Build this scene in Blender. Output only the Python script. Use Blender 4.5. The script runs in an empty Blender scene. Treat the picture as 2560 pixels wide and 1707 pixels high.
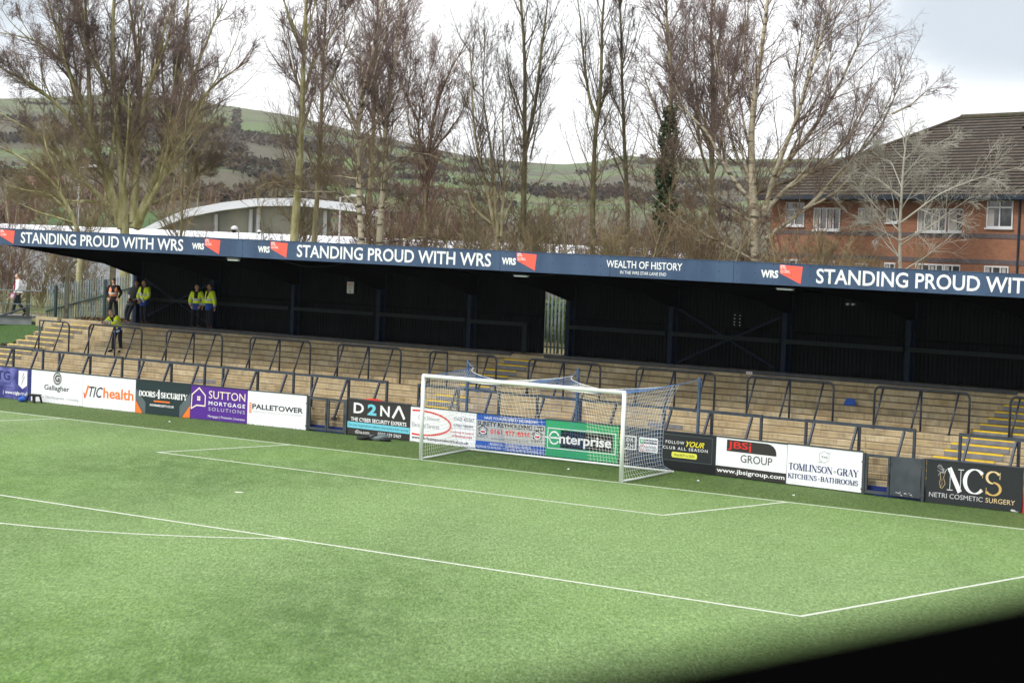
import bpy, bmesh, math, random, os
import numpy as np
from mathutils import Vector, Matrix
R = math.radians
random.seed(7)
rng = np.random.default_rng(7)
scene = bpy.context.scene
COL = scene.collection

# ---------------------------------------------------------------- camera
cam = bpy.data.cameras.new('camera')
camo = bpy.data.objects.new('camera', cam); COL.objects.link(camo)
YAW, PITCH, ROLL = -0.6897338, 0.0392745, 0.0377874
_f = Vector((math.sin(YAW)*math.cos(PITCH), math.cos(YAW)*math.cos(PITCH), -math.sin(PITCH)))
_r = Vector((math.cos(YAW), -math.sin(YAW), 0)); _u = _r.cross(_f)
_r2 = math.cos(ROLL)*_r + math.sin(ROLL)*_u; _u2 = -math.sin(ROLL)*_r + math.cos(ROLL)*_u
mw = Matrix((( _r2.x,_u2.x,-_f.x,42.737307),(_r2.y,_u2.y,-_f.y,-52.269274),(_r2.z,_u2.z,-_f.z,6.360582),(0,0,0,1)))
camo.matrix_world = mw
cam.sensor_width = 36; cam.lens = 5898.955/2560*36
cam.clip_start = .1; cam.clip_end = 9000
cam.dof.use_dof = True; cam.dof.focus_distance = 82; cam.dof.aperture_fstop = 2.8
scene.camera = camo

# ---------------------------------------------------------------- world: bright broken overcast
SUN_EL, SUN_AZ = R(48), R(205)          # azimuth clockwise from +Y
w = bpy.data.worlds.new('World'); scene.world = w; w.use_nodes = True
nt = w.node_tree; N = nt.nodes; L = nt.links; N.clear()
out = N.new('ShaderNodeOutputWorld'); bg = N.new('ShaderNodeBackground'); L.new(bg.outputs[0], out.inputs[0])
bg.inputs[1].default_value = .092
sky = N.new('ShaderNodeTexSky'); sky.sky_type = 'NISHITA'; sky.sun_disc = False
sky.sun_elevation = SUN_EL; sky.sun_rotation = SUN_AZ
tc = N.new('ShaderNodeTexCoord')
nz = N.new('ShaderNodeTexNoise'); nz.inputs['Scale'].default_value = 5.0; nz.inputs['Detail'].default_value = 6; nz.inputs['Roughness'].default_value = .55
mp = N.new('ShaderNodeMapping'); mp.inputs['Scale'].default_value = (1, 1, 3.0)
L.new(tc.outputs['Generated'], mp.inputs[0]); L.new(mp.outputs[0], nz.inputs['Vector'])
def cloud_patch(direction, r0, r1, flat):
    d = N.new('ShaderNodeVectorMath'); d.operation = 'SUBTRACT'; d.inputs[1].default_value = direction
    L.new(tc.outputs['Generated'], d.inputs[0])
    s = N.new('ShaderNodeVectorMath'); s.operation = 'MULTIPLY'; s.inputs[1].default_value = (1, 1, flat); L.new(d.outputs[0], s.inputs[0])
    l = N.new('ShaderNodeVectorMath'); l.operation = 'LENGTH'; L.new(s.outputs[0], l.inputs[0])
    a = N.new('ShaderNodeMath'); a.operation = 'MULTIPLY_ADD'; a.inputs[1].default_value = .09; L.new(nz.outputs[0], a.inputs[0]); L.new(l.outputs['Value'], a.inputs[2])
    m = N.new('ShaderNodeMapRange'); m.interpolation_type = 'SMOOTHSTEP'; m.inputs[1].default_value = r0; m.inputs[2].default_value = r1
    m.inputs[3].default_value = 1; m.inputs[4].default_value = 0
    L.new(a.outputs[0], m.inputs[0]); return m.outputs[0]
p1 = cloud_patch((-.452, .886, .103), .085, .15, 3.0)
p2 = cloud_patch((-.785, .612, .105), .06, .14, 1.2)
mx = N.new('ShaderNodeMath'); mx.operation = 'MAXIMUM'; L.new(p1, mx.inputs[0]); L.new(p2, mx.inputs[1])
cr = N.new('ShaderNodeValToRGB'); cr.color_ramp.elements[0].position = .35; cr.color_ramp.elements[0].color = (11, 11.2, 11.6, 1)
cr.color_ramp.elements[1].position = .6; cr.color_ramp.elements[1].color = (14.5, 14.5, 14.6, 1); L.new(nz.outputs[0], cr.inputs[0])
cm = N.new('ShaderNodeMix'); cm.data_type = 'RGBA'; cm.inputs['B'].default_value = (6.1, 6.75, 7.5, 1)
L.new(cr.outputs[0], cm.inputs['A']); L.new(mx.outputs[0], cm.inputs['Factor'])
m2 = N.new('ShaderNodeMix'); m2.data_type = 'RGBA'; m2.inputs['Factor'].default_value = .9
L.new(sky.outputs[0], m2.inputs['A']); L.new(cm.outputs['Result'], m2.inputs['B']); L.new(m2.outputs['Result'], bg.inputs[0])

# ---------------------------------------------------------------- sun through thin cloud
sl = bpy.data.lights.new('sun', 'SUN'); sl.energy = 2.0; sl.angle = R(10); sl.color = (1, .95, .88)
so = bpy.data.objects.new('sun', sl); COL.objects.link(so)
sd = Vector((math.sin(SUN_AZ)*math.cos(SUN_EL), math.cos(SUN_AZ)*math.cos(SUN_EL), math.sin(SUN_EL)))
so.rotation_euler = sd.to_track_quat('Z', 'Y').to_euler()
vs = scene.view_settings; vs.view_transform = 'Standard'; vs.look = 'None'; vs.gamma = 1; vs.exposure = .38
scene.cycles.max_bounces = 6; scene.cycles.transparent_max_bounces = 8

# ---------------------------------------------------------------- materials
def mat(name, col, rough=.75, col2=None, scale=3., detail=4., bump=0., bscale=None, metal=0., stretch=(1,1,1), spec=.3, lo=.4, hi=.62, coord='pos'):
    m = bpy.data.materials.new(name); m.use_nodes = True
    n = m.node_tree.nodes; l = m.node_tree.links; b = n['Principled BSDF']
    b.inputs['Base Color'].default_value = (*col, 1); b.inputs['Roughness'].default_value = rough; b.inputs['Metallic'].default_value = metal
    b.inputs['Specular IOR Level'].default_value = spec
    if coord == 'pos': g = n.new('ShaderNodeNewGeometry'); src = g.outputs['Position']
    else: g = n.new('ShaderNodeTexCoord'); src = g.outputs['Object']
    mpn = n.new('ShaderNodeMapping'); mpn.inputs['Scale'].default_value = stretch; l.new(src, mpn.inputs[0])
    if col2 is not None:
        t = n.new('ShaderNodeTexNoise'); t.inputs['Scale'].default_value = scale; t.inputs['Detail'].default_value = detail; l.new(mpn.outputs[0], t.inputs['Vector'])
        r = n.new('ShaderNodeValToRGB'); r.color_ramp.elements[0].position = lo; r.color_ramp.elements[1].position = hi
        r.color_ramp.elements[0].color = (*col, 1); r.color_ramp.elements[1].color = (*col2, 1)
        l.new(t.outputs[0], r.inputs[0]); l.new(r.outputs[0], b.inputs['Base Color'])
    if bump:
        t2 = n.new('ShaderNodeTexNoise'); t2.inputs['Scale'].default_value = bscale or scale*4; t2.inputs['Detail'].default_value = 3; l.new(mpn.outputs[0], t2.inputs['Vector'])
        bp = n.new('ShaderNodeBump'); bp.inputs['Strength'].default_value = bump; bp.inputs['Distance'].default_value = .02; l.new(t2.outputs[0], bp.inputs['Height']); l.new(bp.outputs[0], b.inputs['Normal'])
    return m
def nodes_of(m): return m.node_tree.nodes, m.node_tree.links, m.node_tree.nodes['Principled BSDF']
def mixrgb(n, l, fac, a, b, mode='MIX'):
    x = n.new('ShaderNodeMix'); x.data_type = 'RGBA'; x.blend_type = mode
    for s, v in (('Factor', fac), ('A', a), ('B', b)):
        if isinstance(v, (int, float)): x.inputs[s].default_value = v
        elif isinstance(v, tuple): x.inputs[s].default_value = (*v, 1)
        else: l.new(v, x.inputs[s])
    return x.outputs['Result']
def noise(n, l, src, scale, detail=3, stretch=None, rough=.5):
    if stretch:
        q = n.new('ShaderNodeMapping'); q.inputs['Scale'].default_value = stretch; l.new(src, q.inputs[0]); src = q.outputs[0]
    t = n.new('ShaderNodeTexNoise'); t.inputs['Scale'].default_value = scale; t.inputs['Detail'].default_value = detail; t.inputs['Roughness'].default_value = rough
    l.new(src, t.inputs['Vector']); return t.outputs[0]
def ramp(n, l, src, stops):
    r = n.new('ShaderNodeValToRGB'); e = r.color_ramp.elements
    e[0].position, e[0].color = stops[0][0], (*stops[0][1], 1); e[1].position, e[1].color = stops[-1][0], (*stops[-1][1], 1)
    for p_, c_ in stops[1:-1]: q = e.new(p_); q.color = (*c_, 1)
    l.new(src, r.inputs[0]); return r.outputs[0]

def turf_material(name, light, dark, tint):
    m = mat(name, light, .85, spec=.2); n, l, b = nodes_of(m)
    pos = n.new('ShaderNodeNewGeometry').outputs['Position']
    rot = n.new('ShaderNodeMapping'); rot.inputs['Rotation'].default_value = (0, 0, R(-40)); l.new(pos, rot.inputs[0]); rp = rot.outputs[0]
    big = noise(n, l, rp, .16, 4, (1, .5, 1)); mid = noise(n, l, rp, 2.0, 6, (1, .3, 1), .72)
    fine = noise(n, l, rp, 13, 5, (1, .2, 1), .85); blade = noise(n, l, rp, 24, 3, (1, .2, 1), .8)
    c = mixrgb(n, l, ramp(n, l, big, [(.36, (0,0,0)), (.64, (1,1,1))]), dark, light)
    c = mixrgb(n, l, ramp(n, l, mid, [(.40, (0,0,0)), (.66, (.45,.45,.45))]), c, tint)
    c = mixrgb(n, l, ramp(n, l, noise(n, l, rp, .6, 6, (1, .35, 1), .72), [(.5, (0,0,0)), (.7, (.42,.42,.42))]), c, dark)
    c = mixrgb(n, l, ramp(n, l, noise(n, l, rp, .045, 3, (1, .6, 1)), [(.42, (0,0,0)), (.62, (.6,.6,.6))]), c, tint)
    c = mixrgb(n, l, 1.0, c, ramp(n, l, fine, [(.25, (.3,.36,.22)), (.5, (.95,.96,.9)), (.75, (1.6,1.5,1.7))]), 'MULTIPLY')
    c = mixrgb(n, l, 1.0, c, ramp(n, l, blade, [(.25, (.3,.34,.26)), (.5, (1,1,1)), (.75, (1.8,1.7,1.85))]), 'MULTIPLY')
    l.new(c, b.inputs['Base Color'])
    bp = n.new('ShaderNodeBump'); bp.inputs['Strength'].default_value = .5; bp.inputs['Distance'].default_value = .03; l.new(blade, bp.inputs['Height']); l.new(bp.outputs[0], b.inputs['Normal'])
    b.inputs['Sheen Weight'].default_value = .05; b.inputs['Sheen Roughness'].default_value = .5; b.inputs['Sheen Tint'].default_value = (.8, 1, .6, 1)
    return m
M = {}
M['turf'] = turf_material('pitch turf', (.092, .188, .028), (.040, .096, .009), (.205, .308, .125))
M['turf_edge'] = turf_material('perimeter turf', (.058, .108, .02), (.034, .075, .011), (.085, .135, .034))
M['bankgrass'] = turf_material('bank grass', (.03, .08, .011), (.016, .048, .006), (.045, .095, .02))
M['line'] = mat('pitch line paint', (.62, .65, .57), .8, (.36, .44, .28), 14, 4, lo=.42, hi=.78)
M['concrete'] = mat('terrace concrete', (.4, .33, .23), .9); n, l, b = nodes_of(M['concrete'])
pos = n.new('ShaderNodeNewGeometry').outputs['Position']
st = ramp(n, l, noise(n, l, pos, .9, 6, (1, 1, 2.2), .6), [(.3, (.27,.2,.1)), (.43, (.41,.325,.185)), (.58, (.475,.39,.24)), (.75, (.57,.5,.35))])
st = mixrgb(n, l, ramp(n, l, noise(n, l, pos, 2.6, 5, (1, 1, .5), .7), [(.54, (0,0,0)), (.72, (.65,.65,.65))]), st, (.2, .165, .12))
st = mixrgb(n, l, ramp(n, l, noise(n, l, pos, .45, 3), [(.58, (0,0,0)), (.72, (.4,.4,.4))]), st, (.5, .34, .17))
st = mixrgb(n, l, ramp(n, l, noise(n, l, pos, 7, 4, (1.6, 1.6, .12), .6), [(.54, (0,0,0)), (.72, (.6,.6,.6))]), st, (.17, .135, .095))
rpi = n.new('ShaderNodeNewGeometry').outputs['Random Per Island']
st = mixrgb(n, l, ramp(n, l, noise(n, l, pos, 2.2, 5, (1.5, 1.5, .06), .7), [(.5, (0,0,0)), (.66, (.5,.5,.5))]), st, (.24, .2, .15))
st = mixrgb(n, l, 1.0, st, ramp(n, l, rpi, [(0, (.96,.955,.94)), (.5, (1.05,1.05,1.05)), (1, (1.13,1.125,1.12))]), 'MULTIPLY')
l.new(st, b.inputs['Base Color'])
bp = n.new('ShaderNodeBump'); bp.inputs['Strength'].default_value = .4; bp.inputs['Distance'].default_value = .01; l.new(noise(n, l, pos, 40, 3), bp.inputs['Height']); l.new(bp.outputs[0], b.inputs['Normal'])
M['tread'] = mat('worn tread concrete', (.15, .118, .072), .95, (.31, .25, .165), 2.5, 6)
M['dirt'] = mat('dirt in step corners', (.055, .042, .028), .95, (.2, .16, .1), 3.5, 5, lo=.4, hi=.75)
M['yellow'] = mat('yellow nosing paint', (.75, .52, .03), .7, (.55, .37, .05), 9, 4, lo=.5, hi=.75)
M['yellow_worn'] = mat('worn yellow nosing paint', (.72, .55, .16), .8, (.38, .31, .18), 7, 5, lo=.42, hi=.7)
M['greypaint'] = mat('grey step paint', (.17, .175, .19), .8, (.22, .22, .23), 5, 4)
M['greyworn'] = mat('worn grey step paint', (.16, .145, .125), .9, (.23, .2, .16), 4, 5)
M['barrier'] = mat('anthracite barrier paint', (.028, .036, .052), .42, (.045, .055, .075), 6, 3, spec=.5)
M['navy'] = mat('navy steel paint', (.005, .013, .032), .6, (.008, .019, .045), 5, 3, spec=.15)
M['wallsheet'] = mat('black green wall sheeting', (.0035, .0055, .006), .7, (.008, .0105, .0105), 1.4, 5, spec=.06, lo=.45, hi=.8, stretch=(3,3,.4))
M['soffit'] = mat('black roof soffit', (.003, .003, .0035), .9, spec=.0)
M['wallrail'] = mat('dark green grey rail', (.014, .021, .022), .7, spec=.15)
M['kerb'] = mat('dark kerb steel', (.05, .055, .062), .7, (.075, .075, .075), 3, 4)
M['fascia'] = mat('blue grey fascia sheet', (.034, .066, .138), .5, (.05, .09, .175), 1.2, 5, spec=.4, stretch=(1, 1, .25), bump=.15, bscale=1.5)
M['white'] = mat('white print', (.82, .83, .85), .5)
M['whiteboard'] = mat('white board', (.82, .84, .88), .45, (.66, .68, .70), 1.6, 7, lo=.5, hi=.85, bump=.1, bscale=1.2)
M['coral'] = mat('coral red print', (.93, .125, .09), .5)
M['rivet'] = mat('dark rivet', (.02, .025, .04), .6)
for nm, c in dict(black=(.008,.009,.012), ink=(.02,.023,.035), darkgrey=(.032,.03,.029), charcoal=(.02,.024,.027), grey=(.33,.33,.35), palegrey=(.55,.55,.57), green=(.03,.36,.13), gateblue=(.008,.03,.2),
    blue=(.02,.09,.42), cyan=(.16,.55,.68), purple=(.085,.02,.27), navyprint=(.02,.03,.14), teal=(.015,.032,.036), slate=(.1,.13,.14), orange=(.85,.2,.03), red=(.68,.03,.02), yellowprint=(.82,.72,.04),
    gold=(.62,.4,.13), palegold=(.72,.55,.3), cream=(.85,.75,.6), silver=(.42,.43,.44), darkred=(.5,.02,.02), lime=(.78,.8,.1), boardgold=(.6,.5,.12)).items():
    M[nm] = mat(nm + ' print', c, .5)
M['violet'] = mat('purple storm print', (.03, .035, .19), .5, (.2, .2, .55), 1.3, 5, lo=.42, hi=.7)
M['goalwhite'] = mat('white goal paint', (.8, .82, .84), .3, spec=.5)
M['netwhite'] = mat('white net cord', (.8, .8, .78), .8); M['netblue'] = mat('blue net cord', (.12, .24, .5), .8)
M['poleblue'] = mat('blue grey pole', (.04, .075, .14), .5, (.075, .11, .17), 5)
M['gate'] = mat('slate gate paint', (.045, .055, .066), .5, (.065, .075, .085), 2, 3); M['mesh'] = mat('black mesh wire', (.012, .012, .013), .7)
M['ledge'] = mat('black ledge', (.0012, .0012, .0012), .95, spec=.0)
M['pale'] = mat('galvanised pale', (.15, .19, .195), .6, (.22, .26, .27), 3); M['greensteel'] = mat('dark green steel', (.03, .055, .055), .6)
M['postconc'] = mat('mossy concrete post', (.15, .13, .09), .95, (.085, .085, .04), 3, 5); M['decksteel'] = mat('grey deck steel', (.17, .19, .2), .7, (.23, .24, .24), 2)
M['cladding'] = mat('pale wall cladding', (.52, .55, .62), .6, (.58, .6, .66), .3); M['roofwhite'] = mat('white roof sheet', (.72, .74, .78), .5, (.65, .67, .7), .2)
M['glassdark'] = mat('dark glazing', (.27, .26, .19), .3, (.17, .17, .13), .5, spec=.6); M['glass'] = mat('window glass', (.04, .045, .05), .08, (.12, .13, .13), 1.3, 2, spec=.6)
M['upvc'] = mat('white window frame', (.66, .67, .69), .4); M['curtain'] = mat('pale curtain', (.45, .42, .4), .9)
M['gutter'] = mat('dark blue gutter', (.02, .03, .05), .5)
M['tile'] = mat('brown roof tile', (.07, .057, .044), .9, (.105, .085, .066), 2.2, 5, spec=.15); M['moss'] = mat('mossy ridge tile', (.06, .06, .035), .95, (.09, .075, .055), 3)
M['bluebrick'] = mat('blue brick band', (.11, .09, .095), .9, (.14, .115, .12), 5)
M['brick'] = mat('orange red brick', (.3, .1, .05), .9); n, l, b = nodes_of(M['brick'])
tcn = n.new('ShaderNodeTexCoord').outputs['Object']; sx = n.new('ShaderNodeSeparateXYZ'); l.new(tcn, sx.inputs[0]); cb = n.new('ShaderNodeCombineXYZ')
ad = n.new('ShaderNodeMath'); ad.operation = 'ADD'; l.new(sx.outputs[0], ad.inputs[0]); l.new(sx.outputs[1], ad.inputs[1]); l.new(ad.outputs[0], cb.inputs[0]); l.new(sx.outputs[2], cb.inputs[1])
bt = n.new('ShaderNodeTexBrick'); l.new(cb.outputs[0], bt.inputs['Vector']); bt.inputs['Scale'].default_value = 1; bt.inputs['Brick Width'].default_value = .225; bt.inputs['Row Height'].default_value = .075; bt.inputs['Mortar Size'].default_value = .008
bt.inputs['Color1'].default_value = (.33, .135, .066, 1); bt.inputs['Color2'].default_value = (.2, .076, .048, 1); bt.inputs['Mortar'].default_value = (.33, .25, .2, 1)
l.new(mixrgb(n, l, .4, bt.outputs[0], mixrgb(n, l, noise(n, l, tcn, 2.3, 4), (.18, .072, .04), (.4, .18, .085))), b.inputs['Base Color'])
M['orangeroof'] = mat('orange roof tile', (.25, .14, .10), .9, (.2, .12, .09), .6); M['houseWall'] = mat('pale house render', (.5, .42, .36), .9); M['whitewall'] = mat('white house render', (.72, .72, .72), .9)
def bark(name, c1, c2, scale, extra=None):
    return mat(name, c1, .95, c2, scale, 5, .6, scale*4, coord='pos', stretch=(1, 1, .35), spec=.1, lo=.35, hi=.65)
M['bark_moss'] = bark('mossy green bark', (.24, .225, .09), (.44, .41, .25), 5)
M['bark_grey'] = bark('grey olive bark', (.21, .185, .105), (.36, .32, .2), 5)
M['bark_birch'] = mat('birch bark', (.08, .062, .045), .9, (.46, .41, .3), 3.2, 4, stretch=(.5, .5, 1.8), lo=.36, hi=.5, spec=.1)
M['bark_dark'] = bark('dark poplar bark', (.11, .10, .055), (.21, .19, .105), 6)
M['twig_purple'] = mat('purple brown twigs', (.165, .12, .108), .9, (.25, .185, .165), .8, spec=.05)
M['twig_brown'] = mat('olive brown twigs', (.19, .15, .085), .9, (.28, .225, .135), .8, spec=.05)
M['twig_pale'] = mat('pale grey twigs', (.3, .29, .24), .9, (.42, .41, .35), 1, spec=.05)
M['twig_dark'] = mat('dark twigs', (.085, .066, .052), .9, (.135, .105, .08), .8, spec=.05)
M['twig_red'] = mat('reddish twigs', (.16, .10, .08), .9, (.23, .15, .115), .8, spec=.05)
M['ivy'] = mat('ivy leaves', (.02, .05, .014), .5, (.06, .11, .03), 1.5, spec=.4)
M['hedge'] = mat('laurel leaves', (.05, .12, .016), .5, (.2, .28, .05), 3, spec=.4)
M['leaflitter'] = mat('brown leaf litter', (.05, .036, .022), .95, (.16, .1, .055), 9, 6)
M['rough'] = mat('rough winter grass', (.1, .12, .035), .95, (.19, .155, .075), .25, 6)
M['farwood'] = mat('far bare woodland', (.05, .045, .036), .95, (.11, .088, .066), .02, 5, spec=0)
M['land'] = mat('valley land', (.07, .12, .03), .95)

# ---------------------------------------------------------------- builders
class MB:
    """Collects shapes into ONE mesh with one or more materials."""
    def __init__(s): s.v = []; s.f = []; s.m = []; s.mats = []
    def mi(s, name):
        if name not in s.mats: s.mats.append(name)
        return s.mats.index(name)
    def add(s, verts, faces, m):
        o = len(s.v); s.v.extend(tuple(x) for x in verts); k = s.mi(m)
        for f in faces: s.f.append(tuple(i + o for i in f)); s.m.append(k)
    def box(s, x0, x1, y0, y1, z0, z1, m, tilt=0., bev=0.):
        t = lambda x: tilt*x
        v = [(x, y, z + t(x)) for x in (x0, x1) for y in (y0, y1) for z in (z0, z1)]
        s.add(v, [(0,1,3,2), (4,6,7,5), (0,4,5,1), (2,3,7,6), (0,2,6,4), (1,5,7,3)], m)
    def obox(s, c, ax, ay, az, m):
        c, ax, ay, az = map(Vector, (c, ax, ay, az))
        v = [c + i*ax + j*ay + k*az for i in (-1,1) for j in (-1,1) for k in (-1,1)]
        s.add(v, [(0,1,3,2), (4,6,7,5), (0,4,5,1), (2,3,7,6), (0,2,6,4), (1,5,7,3)], m)
    def bar(s, a, b, wdt, hgt, m, up=(0,0,1)):
        a, b = Vector(a), Vector(b); d = b - a; ln = d.length; d /= ln; u = Vector(up)
        if abs(d.dot(u)) > .99: u = Vector((0,1,0))
        sx_ = d.cross(u).normalized(); uz = sx_.cross(d)
        s.obox((a + b)/2, d*ln/2, sx_*wdt/2, uz*hgt/2, m)
    def tube(s, pts, r, m, n=8, caps=True, closed=False):
        P = np.array([tuple(p) for p in pts], float); k = len(P)
        rr = np.broadcast_to(np.asarray(r, float), (k,))
        T = np.gradient(P, axis=0) if not closed else np.roll(P, -1, 0) - np.roll(P, 1, 0)
        T /= np.linalg.norm(T, axis=1)[:, None] + 1e-12
        ref = np.eye(3)[int(np.argmin(np.abs(T).max(0) + np.array([.02, .01, 0])))]
        vs_ = []
        for i in range(k):
            a = np.cross(T[i], ref); a /= np.linalg.norm(a) + 1e-12; b_ = np.cross(T[i], a)
            for j in range(n):
                t = 2*math.pi*j/n + math.pi/n; vs_.append(P[i] + rr[i]*(math.cos(t)*a + math.sin(t)*b_))
        fs = []
        for i in range(k if closed else k - 1):
            i2 = (i + 1) % k
            for j in range(n): fs.append((i*n + j, i*n + (j+1) % n, i2*n + (j+1) % n, i2*n + j))
        if caps and not closed: fs += [tuple(range(n))[::-1], tuple((k-1)*n + j for j in range(n))]
        s.add(vs_, fs, m)
    def prism(s, poly, axis, a, b, m):
        """poly in the two other axes, extruded along axis from a to b"""
        k = len(poly)
        def P(q, t): return (t, q[0], q[1]) if axis == 'x' else (q[0], t, q[1]) if axis == 'y' else (q[0], q[1], t)
        v = [P(q, a) for q in poly] + [P(q, b) for q in poly]
        s.add(v, [tuple(range(k))[::-1], tuple(range(k, 2*k))] + [(i, (i+1) % k, k + (i+1) % k, k + i) for i in range(k)], m)
    def ball(s, c, r, m, nu=12, nv=8, f=None):
        c = Vector(c); v = []; fs = []
        for i in range(nv + 1):
            th = math.pi*i/nv
            for j in range(nu):
                ph = 2*math.pi*j/nu; q = Vector((math.sin(th)*math.cos(ph)*r[0], math.sin(th)*math.sin(ph)*r[1], math.cos(th)*r[2]))
                v.append(c + (f(q) if f else q))
        for i in range(nv):
            for j in range(nu): fs.append((i*nu + j, (i+1)*nu + j, (i+1)*nu + (j+1) % nu, i*nu + (j+1) % nu))
        s.add(v, fs, m)
    def build(s, name, parent=None, smooth=False):
        me = bpy.data.meshes.new(name); me.from_pydata(s.v, [], s.f)
        for k in s.mats: me.materials.append(M[k])
        me.polygons.foreach_set('material_index', s.m)
        if smooth: me.polygons.foreach_set('use_smooth', [True]*len(s.f))
        me.update()
        o = bpy.data.objects.new(name, me); COL.objects.link(o)
        if parent: o.parent = parent
        return o
def tag(o, label=None, cat=None, group=None, kind=None):
    if label: o['label'] = label
    if cat: o['category'] = cat
    if group: o['group'] = group
    if kind: o['kind'] = kind
    return o
def thing(name, label, cat, loc=(0,0,0), rot=(0,0,0), group=None):
    o = bpy.data.objects.new(name, None); COL.objects.link(o); o.location = loc; o.rotation_euler = rot; o.empty_display_size = .2
    return tag(o, label, cat, group)

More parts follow.
